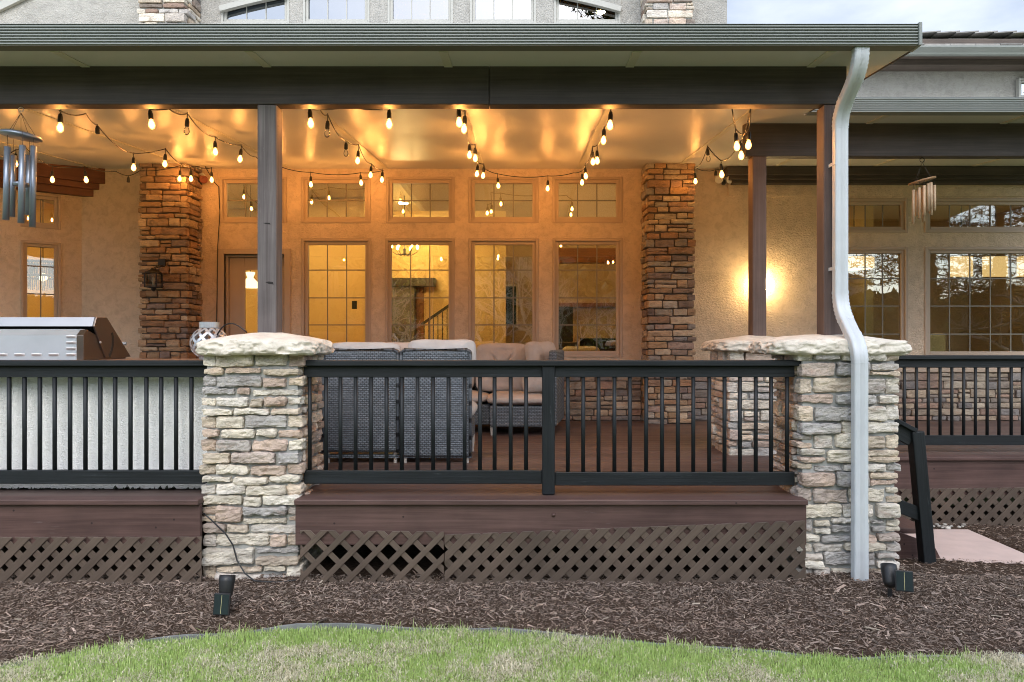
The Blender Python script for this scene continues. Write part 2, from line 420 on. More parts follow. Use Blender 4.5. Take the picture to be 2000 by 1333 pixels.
def _tinted(name, rough=.9, trans=0):
    m, nt, b, o = newmat(name); n = N(nt); n.link(n.tint(), b.inputs['Base Color']); b.inputs['Roughness'].default_value = rough; b.inputs['Specular IOR Level'].default_value = .15
    if trans:
        tl = n('BsdfTranslucent'); n.link(n.tint(), tl.inputs[0]); mixn = n('MixShader'); mixn.inputs[0].default_value = trans
        n.link(b.outputs[0], mixn.inputs[1]); n.link(tl.outputs[0], mixn.inputs[2]); n.link(mixn.outputs[0], o.inputs[0])
    return m
MAT['chip'] = _tinted('bark_chip', .95)
MAT['blade'] = _tinted('grass_blade', .6, .45)
MAT['leaf'] = _tinted('leaf', .7, .2)
MAT['paint'] = _tinted('plain_tinted', .6)
MAT['bark'] = m_plain('bark', (.16,.12,.09), .95, 0, .4, 12, .8, 30)
MAT['bark_pale'] = m_plain('pale_bark', (.34,.31,.27), .95, 0, .4, 12, .8, 30)
MAT['shingle'] = m_plain('grey_shingle', (.23,.225,.215), .9, 0, .3, 12, .5, 60)
MAT['eave'] = m_wood('brown_eave_board', (.060,.046,.038), (.125,.098,.080), .7, 50, .3)
MAT['wallpaint'] = m_plain('yellow_wall_paint', (.76,.54,.23), .8, 0, .05, 2)
MAT['beigepaint'] = m_plain('beige_wall_paint', (.50,.36,.20), .8, 0, .05, 2)
MAT['ceilpaint'] = m_plain('cream_ceiling_paint', (.70,.60,.40), .8, 0, .05, 2)
MAT['floorwood'] = m_wood('interior_floor', (.16,.08,.035), (.26,.14,.07), .35, 50, .1)
MAT['doorwood'] = m_wood('orange_interior_wood', (.22,.075,.02), (.36,.14,.045), .4, 40, .15)
MAT['darkwood'] = m_plain('dark_cabinet', (.035,.028,.02), .4)
MAT['bulb'] = m_emit('lit_filament', (1.0, .49, .165), BULB_W)
def _amber():
    m = bpy.data.materials.new('glowing_amber_glass'); m.use_nodes = True; nt = m.node_tree; nt.nodes.clear(); n = N(nt)
    o = n('OutputMaterial'); ad = n('AddShader'); tr = n('BsdfTransparent'); e = n('Emission')
    tr.inputs[0].default_value = (.9, .72, .46, 1); e.inputs[0].default_value = (1, .50, .14, 1); e.inputs[1].default_value = 2.2
    n.link(tr.outputs[0], ad.inputs[0]); n.link(e.outputs[0], ad.inputs[1]); n.link(ad.outputs[0], o.inputs[0]); return m
MAT['amber'] = _amber()
MAT['down'] = m_emit('downlight_glow', (1.0, .66, .26), 520)
MAT['down_dim'] = m_emit('dim_downlight_glow', (1.0, .66, .26), 90)
MAT['down_high'] = m_emit('high_downlight_glow', (1.0, .66, .28), 650)
MAT['shade'] = m_emit('lit_lamp_shade', (1.0, .62, .24), .75)
MAT['shade_white'] = m_emit('lit_glass_shade', (1.0, .78, .42), 1.7)
MAT['sconce'] = m_emit('lit_sconce_glass', (1.0, .70, .30), 100)

# ================================================================== ground
def edge_y(x):
    xs = [-7, -2.79, -2.47, -2.13, -1.69, -1.30, -.12, .19, .91, 1.37, 1.90, 2.76, 4.5, 7]
    ys = [3.3, 3.84, 3.99, 4.15, 4.24, 4.33, 4.29, 4.22, 4.08, 3.99, 3.92, 3.96, 4.0, 4.0]
    return np.interp(x, xs, ys)
g = M(); g.add([(-300,-300,-.675),(300,-300,-.675),(300,300,-.675),(-300,300,-.675)], [(0,1,2,3)])
struct(g.build('ground', MAT['soil']))
# mulch bed
nx, ny = 260, 70
xs = np.linspace(-7, 7, nx); P = np.zeros((nx, ny, 3))
for i, x in enumerate(xs):
    y0 = edge_y(x) + .005; ys = y0 + (7.6 - y0) * (np.linspace(0, 1, ny) ** 1.6)
    P[i,:,0] = x; P[i,:,1] = ys
q = P.reshape(-1,3)
base = np.interp(q[:,1], [3.8, 4.3, 4.95, 5.6, 7.6], [-.645, -.615, -.550, -.60, -.66])
base = base + .028*np.exp(-((q[:,0]-2.3)/.6)**2 - ((q[:,1]-4.85)/.35)**2)
q[:,2] = base - .026*np.clip(1-(q[:,1]-edge_y(q[:,0]))/.14, 0, 1) + .022*fnoise(np.c_[q[:,0]*3, q[:,1]*3, q[:,0]*0], 4)
pathmask = (q[:,0] > 2.72) & (q[:,0] < 4.03) & (q[:,1] > np.interp(q[:,0], [2.7,3.0,3.3,3.72,4.0], [5.66,5.62,5.55,5.32,5.2])) & (q[:,1] < 6.5)
q[pathmask, 2] = -.70
def mulch_z(x, y):
    b = np.interp(y, [3.8, 4.3, 4.95, 5.6, 7.6], [-.645, -.615, -.550, -.60, -.66]) + .028*np.exp(-((x-2.3)/.6)**2 - ((y-4.85)/.35)**2)
    return b - .026*np.clip(1-(y-edge_y(x))/.14, 0, 1) + .022*fnoise(np.c_[x*3, y*3, x*0], 4)
mu = M(); mu.grid(q.reshape(nx, ny, 3)); struct(mu.build('mulch_bed', MAT['mulch'], smooth=True))
# bark chips
def chips(n, xr, yr, seed, big=1.0):
    r = np.random.default_rng(seed)
    x = r.uniform(*xr, n); y = r.uniform(*yr, n)
    ok = (y > edge_y(x) + .012)
    ok &= ~((x > 2.72) & (x < 4.03) & (y < 6.5) & (y > np.interp(x, [2.7,3.0,3.3,3.72,4.0], [5.68,5.64,5.57,5.34,5.22])))
    x = x[ok]; y = y[ok]; n = len(x)
    z = mulch_z(x, y) + r.uniform(.0, .012, n)
    Ln = r.gamma(2.2, .0072, n).clip(.006, .06) * big; W = Ln * r.uniform(.08, .30, n); T = W * .35
    a = r.uniform(0, 2*np.pi, n); tl = r.normal(0, .28, n); rl = r.normal(0, .5, n)
    d = np.c_[np.cos(a)*np.cos(tl), np.sin(a)*np.cos(tl), np.sin(tl)]
    s0 = np.c_[-np.sin(a), np.cos(a), 0*a]; u0 = np.cross(d, s0)
    s = s0*np.cos(rl)[:,None] + u0*np.sin(rl)[:,None]; u = np.cross(d, s)
    c = np.c_[x, y, z]
    V = np.zeros((n, 6, 3))
    tap = r.uniform(.2, .9, n)[:,None]
    V[:,0] = c - d*Ln[:,None]/2 - s*W[:,None]/2; V[:,1] = c - d*Ln[:,None]/2*.9 + s*W[:,None]/2
    V[:,2] = c + d*Ln[:,None]/2 + s*W[:,None]/2*tap; V[:,3] = c + d*Ln[:,None]/2*.85 - s*W[:,None]/2*tap
    V[:,4] = c - d*Ln[:,None]*.35 + u*T[:,None]; V[:,5] = c + d*Ln[:,None]*.3 + u*T[:,None]
    b = r.beta(1.6, 5, n)[:,None]; hue = r.uniform(0, 1, n)[:,None]
    col = (.06 + .60*b) * (np.array([[1.0,.73,.56]])*(1-hue) + np.array([[1.0,.80,.67]])*hue)
    pale = r.uniform(0,1,n) < .018; col[pale] = r.uniform(.25,.42,(pale.sum(),1))*np.array([[1,.85,.66]])
    idx = np.arange(n)[:,None]*6
    Fq = np.array([[0,1,4,4],[1,2,5,4],[2,3,5,5],[3,0,4,5]])
    return V.reshape(-1,3), [[i+0,i+1,i+4] for i in idx[:,0]] + [[i+1,i+2,i+5,i+4] for i in idx[:,0]] + [[i+2,i+3,i+5] for i in idx[:,0]] + [[i+3,i+0,i+4,i+5] for i in idx[:,0]], np.repeat(col, 6, 0)
def big_mesh(name, V, Fc, T, mat, kind, label=None, cat=None):
    me = bpy.data.meshes.new(name); me.from_pydata(V.tolist() if hasattr(V,'tolist') else V, [], Fc)
    ca = me.color_attributes.new("tint", 'FLOAT_COLOR', 'POINT'); ca.data.foreach_set("color", np.c_[T, np.ones(len(T))].astype(np.float32).ravel())
    me.materials.append(mat); me.update(); o = bpy.data.objects.new(name, me); COL.objects.link(o)
    if label: tag(o, label, cat)
    o["kind"] = kind; return o
parts = [chips(125000, (-4.2, 4.4), (3.75, 5.0), 11), chips(14000, (2.55, 5.4), (4.95, 6.9), 12), chips(2500, (-4.2, 4.4), (3.8, 5.0), 13, 1.9)]
V = np.concatenate([p[0] for p in parts]); T = np.concatenate([p[2] for p in parts]); Fc = []; off = 0
for p in parts: Fc += [[i+off for i in f] for f in p[1]]; off += len(p[0])
big_mesh('mulch_chips', V, Fc, T, MAT['chip'], 'stuff', 'brown shredded bark mulch along the foot of the deck', 'mulch')
# edging strip
ex = np.linspace(-6.5, 6.5, 150); e = M()
for k in range(len(ex)-1):
    a, b_ = ex[k], ex[k+1]
    ya, yb = edge_y(a), edge_y(b_); za = float(mulch_z(np.array([a]), np.array([ya]))[0])+.003; zb = float(mulch_z(np.array([b_]), np.array([yb]))[0])+.003
    v = [(a,ya-.012,-.72),(b_,yb-.012,-.72),(b_,yb-.012,zb),(a,ya-.012,za),(a,ya+.008,-.72),(b_,yb+.008,-.72),(b_,yb+.008,zb),(a,ya+.008,za)]
    e.add(v, [(0,1,2,3),(3,2,6,7),(5,4,7,6)])
tag(e.build('lawn_edging', MAT['edging'], weld=True), 'grey curved edging strip between the mulch and the lawn', 'edging')
# grass blades
def grass(n, xr, yr, seed, h0=.022, h1=.055):
    r = np.random.default_rng(seed); x = r.uniform(*xr, n); y = r.uniform(*yr, n)
    ok = y < edge_y(x) - .014 + r.normal(0, .012, n); x = x[ok]; y = y[ok]; n = len(x)
    cl = fnoise(np.c_[x*2.6, y*2.6, x*0+3.1], 4)            # dead patches
    cl2 = fnoise(np.c_[x*9, y*9, x*0+8.1], 3)
    dead = (cl*.95 + cl2*.6 + r.normal(0, .27, n)) > .15
    H = .72 * r.uniform(h0, h1, n) * (1 + .5*cl2) * np.where(dead, .45, 1)
    nearedge = np.clip(1 - (edge_y(x) - y)/.08, 0, 1); H *= (1 + .5*nearedge*(cl2 > .1))
    W = r.uniform(.0013, .0026, n); a = r.uniform(0, 2*np.pi, n)
    ln = np.where(dead, r.uniform(.6, 1.8, n), np.abs(r.normal(.25, .3, n)))
    dx = np.cos(a); dy = np.sin(a); sx = -dy; sy = dx
    z0 = -.667 + .012*fnoise(np.c_[x*5, y*5, x*0], 2) + np.where(dead, r.uniform(.006, .03, n), .004)
    c = np.c_[x, y, z0]; s = np.c_[sx, sy, 0*sx]*W[:,None]; d = np.c_[dx, dy, 0*dx]
    m1 = c + d*(H*ln*.35)[:,None] + np.c_[0*x, 0*x, H*.6]; t = c + d*(H*ln)[:,None] + np.c_[0*x, 0*x, H*np.clip(1-.3*ln, .12, 1)]
    V = np.stack([c-s, c+s, m1+s*.8, m1-s*.8, t], 1)
    u = r.uniform(0,1,n)[:,None]; v = r.uniform(.85,1.4,n)[:,None]
    gcol = (np.array([[.29,.43,.11]])*(1-u) + np.array([[.56,.66,.30]])*u)*v
    dcol = (np.array([[.46,.43,.31]])*(1-u) + np.array([[.76,.71,.57]])*u)*v
    col = np.where(dead[:,None], dcol, gcol)
    i = np.arange(n)*5
    return V.reshape(-1,3), np.stack([i,i+1,i+2,i+3],1).tolist() + np.stack([i+3,i+2,i+4],1).tolist(), np.repeat(col, 5, 0)
parts = [grass(150000, (-3.4, 3.4), (3.35, 4.38), 21), grass(9000, (-3.4, 3.4), (3.7, 4.36), 22, .04, .08)]
V = np.concatenate([p[0] for p in parts]); T = np.concatenate([p[2] for p in parts]); Fc = []; off = 0
for p in parts: Fc += [[j+off for j in f] for f in p[1]]; off += len(p[0])
big_mesh('grass', V, Fc, T, MAT['blade'], 'stuff', 'short patchy lawn grass with pale dead thatch', 'grass')
# pale path
pa = M(); pa.prism([(2.7,6.46),(2.7,5.5),(3.0,5.3),(4.0,5.0),(4.02,5.69),(4.03,6.46)][::-1], -.74, -.612, 'xy')
struct(pa.build('path', MAT['concrete'], bevel=.01))
pb = M()
for k in range(46):
    x = random.uniform(2.9, 4.1); y = random.uniform(6.48, 6.64); r_ = random.uniform(.012, .028)
    n0 = 8; prof = [(0.001,-r_*.6),(r_*.8,-r_*.35),(r_,0),(r_*.75,r_*.4),(.001,r_*.6)]
    pb.lathe((x, y, -.62+r_*.3), [(p*random.uniform(.85,1.15), z) for p, z in prof], n0, g3(random.uniform(.5,1.3)))
tag(pb.build('pebbles', MAT['pebble'], smooth=True), 'row of small pale river pebbles between path and lattice', 'pebbles', kind='stuff')

# ================================================================== stonework
def stone_box(mesh, lo, hi, tint, res, amp, seed, sc=(16,16,34)):
    lo = np.array(lo, float); hi = np.array(hi, float); d = hi - lo; c = (lo+hi)/2
    n = np.maximum(2, np.round(d/res).astype(int)); n = np.minimum(n, 40)
    pts = []; faces = []; base = 0
    for ax in (0,1,2):
        o = [a for a in (0,1,2) if a != ax]
        A = np.linspace(0,1,n[o[0]]+1); B = np.linspace(0,1,n[o[1]]+1)
        for side in (0,1):
            G = np.zeros((len(A), len(B), 3)); G[:,:,o[0]] = A[:,None]; G[:,:,o[1]] = B[None,:]; G[:,:,ax] = side
            pts.append(G.reshape(-1,3)); m = len(B)
            for i in range(len(A)-1):
                for j in range(m-1):
                    q = (base+i*m+j, base+(i+1)*m+j, base+(i+1)*m+j+1, base+i*m+j+1)
                    faces.append(q if side == (0 if ax == 1 else 1) else q[::-1])
            base += len(G.reshape(-1,3))
    U = np.concatenate(pts)
    key = np.round(U*1e4).astype(np.int64); _, first, inv = np.unique(key, axis=0, return_index=True, return_inverse=True)
    inv = inv.ravel(); U = U[first]; faces = [tuple(inv[i] for i in f) for f in faces]
    Q = lo + U*d
    rad = min(.012, d.min()*.25)
    inner = np.clip(Q, lo+rad, hi-rad); nv = Q - inner; ln = np.linalg.norm(nv, axis=1, keepdims=True); nv = nv/np.maximum(ln,1e-9)
    Q = inner + nv*rad
    s = np.array([[seed*3.17, seed*1.31, seed*2.11]])
    f = (fnoise(Q*np.array(sc)+s, 5, .66) - .55*np.abs(fnoise(Q*np.array([24,24,55])+s*.7, 3)))[:,None]; f2 = fnoise(Q*np.array([6,6,9])+s*1.7, 2)[:,None]
    Q = Q + nv*(amp*f + amp*.8*f2)
    # lean and corner chips
    mesh.add(Q, faces, [np.zeros((4,2))]*len(faces), tint)
PAL_PALE = [(.60,.54,.44),(.66,.60,.50),(.55,.47,.37),(.50,.455,.41),(.48,.40,.345),(.41,.39,.37),(.62,.575,.51),(.52,.44,.35),(.42,.40,.375),(.66,.615,.53),(.50,.39,.32),(.60,.55,.47),(.58,.48,.375),(.52,.41,.33),(.64,.58,.48)]
PAL_BROWN = [(.30,.20,.125),(.36,.25,.16),(.26,.165,.11),(.33,.21,.12),(.22,.16,.125),(.38,.28,.19),(.29,.17,.10),(.20,.15,.13),(.42,.32,.225)]
PAL_GREY = [(.30,.245,.19),(.34,.29,.235),(.25,.21,.18),(.38,.30,.22),(.28,.20,.16),(.22,.20,.19),(.40,.34,.27),(.32,.22,.17)]
def split_w(Ltot, lo, hi):
    ws = []; rem = Ltot
    while rem > 1e-6:
        w_ = random.uniform(lo, hi)
        if rem - w_ < lo: w_ = rem if rem < hi*1.15 else rem*random.uniform(.42,.58)
        w_ = min(w_, rem); ws.append(w_); rem -= w_
    return ws
def stone_run(mesh, ax, a0, a1, z0, z1, face, t, pal, gap, res, amp, wl=(.10,.30), sgn=-1, proud=.028):
    """one course of stones along axis ax (0=x,1=y) on the plane 'face' of the other axis; sgn = outward direction"""
    p = a0
    for w_ in split_w(a1-a0, *wl):
        rows = [(z0, z1)]
        if z1-z0 > .095 and w_ < .34 and random.random() < .28:
            zz = z0 + (z1-z0)*random.uniform(.4,.6); rows = [(z0,zz),(zz,z1)]
        for (ra, rb) in rows:
            c = np.array(random.choice(pal))*random.uniform(.85,1.15)
            pr = random.uniform(-.1,1)*proud
            zj = random.uniform(-.007,.007)
            u0, u1 = p+gap/2, p+w_-gap/2
            f0, f1 = (face+sgn*pr, face-sgn*t) if sgn < 0 else (face-t, face+pr)
            lo_ = [0,0,ra+gap/2+zj]; hi_ = [0,0,rb-gap/2+zj]
            lo_[ax] = u0; hi_[ax] = u1; lo_[1-ax] = min(f0,f1); hi_[1-ax] = max(f0,f1)
            stone_box(mesh, lo_, hi_, c, res, amp, random.uniform(0,40))
        p += w_
def courses(z0, z1, lo, hi):
    hs = split_w(z1-z0, lo, hi); z = z0; o = []
    for h in hs: o.append((z, z+h)); z += h
    return o
def stone_pillar(parent, x0, x1, y0, y1, z0, z1, pal, res=.014, amp=.010, faces='flr', mat=None, mort=None, hl=(.056,.122), wl=(.10,.38), gap=.013, tilt=0, name='stonework'):
    t = .09; s = M(); core = M()
    core.box((x0+.024,y0+.024,z0),(x1-.024,y1-.024,z1))
    for k, (a, b) in enumerate(courses(z0, z1, *hl)):
        sh = tilt*(z1-a)/(z1-z0)
        if k % 2 == 0:
            stone_run(s, 0, x0, x1, a, b, y0, t, pal, gap, res, amp, wl)
            ya, yb = y0+t, y1
        else:
            stone_run(s, 0, x0+t, x1-t, a, b, y0, t, pal, gap, res, amp, wl)
            ya, yb = y0, y1
        if 'l' in faces: stone_run(s, 1, ya, yb, a, b, x0, t, pal, gap, res, amp, wl, -1)
        if 'r' in faces: stone_run(s, 1, ya, yb, a, b, x1, t, pal, gap, res, amp, wl, 1)
        if 'b' in faces: stone_run(s, 0, x0+t, x1-t, a, b, y1, t, pal, gap, res*2, amp, wl, 1)
    core.build('mortar', mort or MAT['mortar'], parent)
    return s.build(name, mat or MAT['stone'], parent)
def capstone(parent, x0, x1, y0, y1, z0, z1, crown, seed, res=.014):
    """rough chiselled slab with a low crown"""
    s = M(); nx_ = int((x1-x0)/res); ny_ = int((y1-y0)/res)
    per = []
    # build as rounded slab by rings: side profile around perimeter + top grid
    cx_, cy_ = (x0+x1)/2, (y0+y1)/2; hx, hy = (x1-x0)/2, (y1-y0)/2
    na = 260; prof = [(.80,0.0),(.93,0.0),(.985,.10),(1.0,.28),(.995,.5),(.985,.72),(.96,.90),(.92,1.0),(.75,1.0+.25*crown),(.5,1.0+.6*crown),(.25,1.0+.9*crown),(.02,1.0+crown)]
    P = np.zeros((na, len(prof)*3-2, 3)); pr = []
    for i in range(len(prof)-1):
        for k in range(3):
            f = k/3; pr.append(tuple(np.array(prof[i])*(1-f)+np.array(prof[i+1])*f))
    pr.append(prof[-1])
    for i in range(na):
        g = 2*math.pi*i/na; c, sn = math.cos(g), math.sin(g)
        k = (abs(c)**7+abs(sn)**7)**(-1/7)
        for j, (r_, h) in enumerate(pr):
            P[i,j] = (cx_+hx*k*c*r_, cy_+hy*k*sn*r_, z0+(z1-z0)*h)
    q = P.reshape(-1,3); nrm = q-np.array([cx_,cy_,0]); nrm[:,2] = 0; ln = np.linalg.norm(nrm,axis=1,keepdims=True); nrm = nrm/np.maximum(ln,1e-6)
    rr = np.tile(np.array([p[0] for p in pr]), na)[:,None]; side = np.clip((rr-.78)/.2, 0, 1)
    n1 = fnoise(q*np.array([9,9,14])+seed, 5, .6)[:,None]; n2 = np.abs(fnoise(q*np.array([14,14,26])+seed*2, 3))[:,None]
    wob = fnoise(q*np.array([3.2,3.2,0])+seed*3, 2)[:,None]
    q = q + nrm*side*(.030*n1 - .055*n2 + .03*wob)
    top = np.clip((np.tile(np.array([p[1] for p in pr]), na)-.6)/.4, 0, 1)
    q[:,2] += top*(.012*fnoise(q*np.array([5,5,2])+seed, 3)) - (1-top)*.02*np.clip(n1[:,0],0,1)
    s.grid(q.reshape(P.shape), True)
    n_in = len(pr)
    return s.build('capstone', MAT['cap'], parent, smooth=True)

GZ = -.66
p1 = thing('stone_pillar', 'pale ledgestone pillar carrying the grey post, lantern behind its cap', 'pillar', (-1.865,5.22,GZ))
stone_pillar(p1, -2.203,-1.527,4.95,5.50,GZ,1.01,PAL_PALE, amp=.016, faces='lrb')
capstone(p1, -2.255,-1.42,4.85,5.60,.985,1.085,.6, 3.3)
p2 = thing('stone_pillar', 'pale ledgestone pillar behind the white downspout, at the corner of the patio', 'pillar', (2.27,5.22,GZ))
stone_pillar(p2, 1.927,2.613,4.95,5.50,GZ,1.01,PAL_PALE, amp=.016, faces='lr')
capstone(p2, 1.72,2.72,4.885,5.62,.985,1.085,.45, 9.1)
p3 = thing('stone_pillar', 'ledgestone pillar set back by the wall lamp, half behind the corner pillar', 'pillar', (2.31,7.1,-.1))
stone_pillar(p3, 1.965,2.65,6.80,7.42,-.05,1.0,PAL_PALE, .018, faces='l')
capstone(p3, 1.86,2.74,6.70,7.5,.985,1.085,.5, 5.7)

# ================================================================== deck
dk = thing('wooden_deck', 'reddish brown wooden deck with a nosing board and dark rim boards', 'deck', (0,4.9,-.05))
b = M(); y = 4.99
while y < 9.9:
    c = random.uniform(.82,1.15); x0 = -6.6; x1 = 2.625 if y < 6.82 else 7
    b.box((x0,y,-.03),(x1,y+.137,0), (c,c*random.uniform(.96,1.02),c*random.uniform(.95,1.02))); y += .141
b.build('deck_boards', MAT['deck'], dk, bevel=.003, seg=1)
def board(name, lo, hi, mat, parent, bev=.004): 
    m = M(); m.box(lo, hi); return m.build(name, mat, parent, bevel=bev)
for a, c in ((-6.6,-2.19),(-1.54,1.945)): 
    board('nosing_board', (a,4.855,-.034),(c,4.988,.003), MAT['fascia'], dk, .006)
    board('rim_board', (a,4.885,-.31),(c,4.925,-.036), MAT['fascia'], dk)
board('nosing_board', (2.64,6.685,-.034),(7,6.818,.003), MAT['fascia'], dk, .006)
board('rim_board', (2.64,6.715,-.36),(7,6.755,-.036), MAT['fascia'], dk)
for z in (-.105,-.222):
    bl = M(); bl.lathe((.22,4.88,z), [(.012,-.004),(.012,.003),(.006,.008),(.001,.009)], 10, mat=Matrix.Rotation(R(90),4,'X'))
    bl.build('carriage_bolt', MAT['fascia'], dk, smooth=True)
# skirting lattice panels
def lattice(x0, x1, y, zb, zt0, zt1, label, pitch=.124, sw=.050, phase=0, group='lattice panels under the deck'):
    s = M(); h = max(zt0, zt1) - zb
    def clipbar(xa, dirn, yy):
        # slat centre line x = xa + dirn*(z-zb), cut by the panel's sides and its (sloping) top
        kt = (zt1-zt0)/(x1-x0); s0, s1 = 0.0, 10.0
        s1 = min(s1, (zt0 + kt*(xa-x0) - zb)/(1-kt*dirn)) + sw
        if dirn > 0: s0 = max(s0, x0-xa)-sw; s1 = min(s1, x1-xa+sw)
        else: s0 = max(s0, xa-x1)-sw; s1 = min(s1, xa-x0+sw)
        if s1 - s0 < .02: return
        z0_, z1_ = zb+s0, zb+s1; X0, X1 = xa+dirn*s0, xa+dirn*s1
        hw = sw/2*1.414
        poly = [(X0-hw,z0_),(X0+hw,z0_),(X1+hw,z1_),(X1-hw,z1_)]
        def cut(P, fn):
            o_ = []
            for i in range(len(P)):
                a, b_ = P[i], P[(i+1)%len(P)]; fa, fb = fn(a), fn(b_)
                if fa >= 0: o_.append(a)
                if (fa >= 0) != (fb >= 0): t_ = fa/(fa-fb); o_.append((a[0]+(b_[0]-a[0])*t_, a[1]+(b_[1]-a[1])*t_))
            return o_
        for fn_ in (lambda p: p[0]-x0, lambda p: x1-p[0], lambda p: p[1]-zb, lambda p: zt0+kt*(p[0]-x0)-p[1]):
            poly = cut(poly, fn_)
            if len(poly) < 3: return
        t = random.uniform(.85,1.12); np_ = len(poly)
        v = [(p[0],yy,p[1]) for p in poly]+[(p[0],yy+.008,p[1]) for p in poly]
        f = [tuple(range(np_)),tuple(range(2*np_-1,np_-1,-1))]+[(i,i+np_,(i+1)%np_+np_,(i+1)%np_) for i in range(np_)]
        Ln = math.hypot(X1-X0, z1_-z0_); o_ = random.uniform(0,30)
        dd = np.array([dirn,1.0])/1.41421; nn = np.array([dd[1],-dd[0]])
        uu = np.array([[np.dot(np.array(p)-np.array(poly[0]),dd), np.dot(np.array(p)-np.array(poly[0]),nn)] for p in poly])+o_; uq = np.tile(uu[0],(4,1))+np.array([[0,0],[.1,0],[.1,.008],[0,.008]])
        s.add(v, f, [uu, uu[::-1]]+[uq]*np_, g3(t))
    x = x0 - h + phase
    while x < x1 + h:
        clipbar(x, 1, y); x += pitch
    x = x0 + phase*.5
    while x < x1 + 2*h:
        clipbar(x, -1, y+.0085); x += pitch
    o = s.build('lattice_panel', MAT['lattice'], bevel=.0015, seg=1); return tag(o, label, 'lattice', group)
lattice(-5.0,-2.17,4.86,-.66,-.255,-.25,'brown lattice panel below the stucco counter, left of the stone pillar', phase=.03)
lattice(-1.50,-.525,4.86,-.66,-.205,-.215,'short brown lattice panel right of the lantern pillar, wide open diamonds', .165, .038)
lattice(-.52,1.93,4.86,-.66,-.235,-.14,'long brown lattice panel whose top rises towards the downspout', .127)
lattice(2.68,7.0,6.685,-.66,-.31,-.255,'brown lattice panel of the set-back deck behind the stair newel', .124)
# stairs
st = thing('deck_stairs', 'dark brown deck steps beside the corner pillar, mostly hidden', 'stairs', (2.9,6.1,-.66))
board('tread', (2.63,5.62,-.23),(2.93,6.66,-.19), MAT['fascia'], st); board('tread', (2.93,5.62,-.43),(3.20,6.66,-.39), MAT['fascia'], st)
m = M(); m.prism([(2.60,-.66),(3.28,-.66),(3.20,-.50),(2.60,-.28)], 5.56, 5.60); m.build('stringer', MAT['fascia'], st)
m = M(); m.box((2.60,5.62,-.66),(2.63,6.66,-.03)); m.build('riser', MAT['fascia'], st)

# ================================================================== railings
BAL = None
def railing(label, x0, x1, y, posts, bal_px, zc=(.945,.905,.825,.17,.075), dz=0.0, cap=None):
    t = thing('deck_railing', label, 'railing', ((x0+x1)/2, y, 0), 'black deck railings')
    cx0, cx1 = cap or (x0, x1)
    zcap, zcb, zr, zl1, zl0 = zc
    m = M(); m.box((cx0,y-.062,zcb),(cx1,y+.078,zcap)); m.build('cap_rail', MAT['rail'], t, bevel=.006)
    segs = [x0]+[p for q in posts for p in (q-.044,q+.044)]+[x1]
    for k in range(0, len(segs), 2):
        m = M(); m.box((segs[k]+.001,y-.020,zr),(segs[k+1]-.001,y+.020,zcb-.001)); m.build('top_rail', MAT['rail'], t, bevel=.004)
        m = M(); m.box((segs[k]+.001,y-.022,zl0+dz*k),(segs[k+1]-.001,y+.022,zl1+dz*k)); m.build('bottom_rail', MAT['rail'], t, bevel=.005)
    for q in posts:
        m = M(); m.box((q-.044,y-.044,.004),(q+.044,y+.044,zcb-.001)); m.build('post', MAT['rail'], t, bevel=.006)
    first = None
    for p in bal_px:
        x = PX(p, y)
        if first is None:
            m = M(); m.cyl((x,y,zl1-.03),(x,y,zr+.004), .0145, n=12); first = m.build('baluster', MAT['rail'], t, smooth=False); bx = x
            for pl in first.data.polygons: pl.use_smooth = len(pl.vertices) == 4
        else: copy_part(first, t, (x-bx,0,0))
    return t
YR = 5.06
railing('black railing left of the stone pillar, in front of the white stucco counter', -5.2, -2.205, YR, [], [-142,-112,-82,-52,-22,18-10,18+20,18+50,107-10,137-0,167,196,225,255,286,315,344,374][5:] if False else [-131,-101,-71,-41,-12,18,48,78,107,137,167,196,225,255,286,315,344,374])
railing('black railing with a centre post, between the two front pillars, before the wicker chairs', -1.530, 1.925, YR, [PX(1071,YR)],
        [605,637,665,694.5,725,755,785,815.5,846,876,907.5,937.5,966,997.5,1027.5,1109,1139,1169,1200,1230,1262,1293,1324,1354,1385,1415,1445,1476,1506,1537], dz=-.006, cap=(-1.56,1.955))
railing('black railing of the set-back deck, right of the downspout', 2.66, 7.0, 6.95, [], [1766,1790,1813,1836,1859,1882,1905,1928,1951,1975,1997,2021,2044,2067,2090,2113,2136,2159,2182,2205], cap=(2.64,7.0))
sr = thing('stair_rail', 'black sloping stair handrail with a leaning newel post beside the pink path', 'handrail', (2.98,5.42,-.62), 'black deck railings')
m = M(); m.bar((3.075,5.42,-.64),(2.98,5.42,.40), .092,.092, up=(0,1,0)); m.build('newel_post', MAT['rail'], sr, bevel=.007)
m = M(); m.bar((2.55,5.42,.56),(2.95,5.42,.345), .038,.12, up=(0,0,1)); m.build('hand_rail', MAT['rail'], sr, bevel=.005)
m = M(); m.bar((2.53,5.42,.635),(2.97,5.42,.405), .10,.032, up=(0,0,1)); m.build('cap_rail', MAT['rail'], sr, bevel=.005)
m = M(); m.bar((2.55,5.42,-.05),(3.02,5.42,-.23), .038,.10, up=(0,0,1)); m.build('bottom_rail', MAT['rail'], sr, bevel=.005)
m = M(); m.box((2.615,5.38,-.62),(2.70,5.46,.5)); m.build('post', MAT['rail'], sr, bevel=.005)

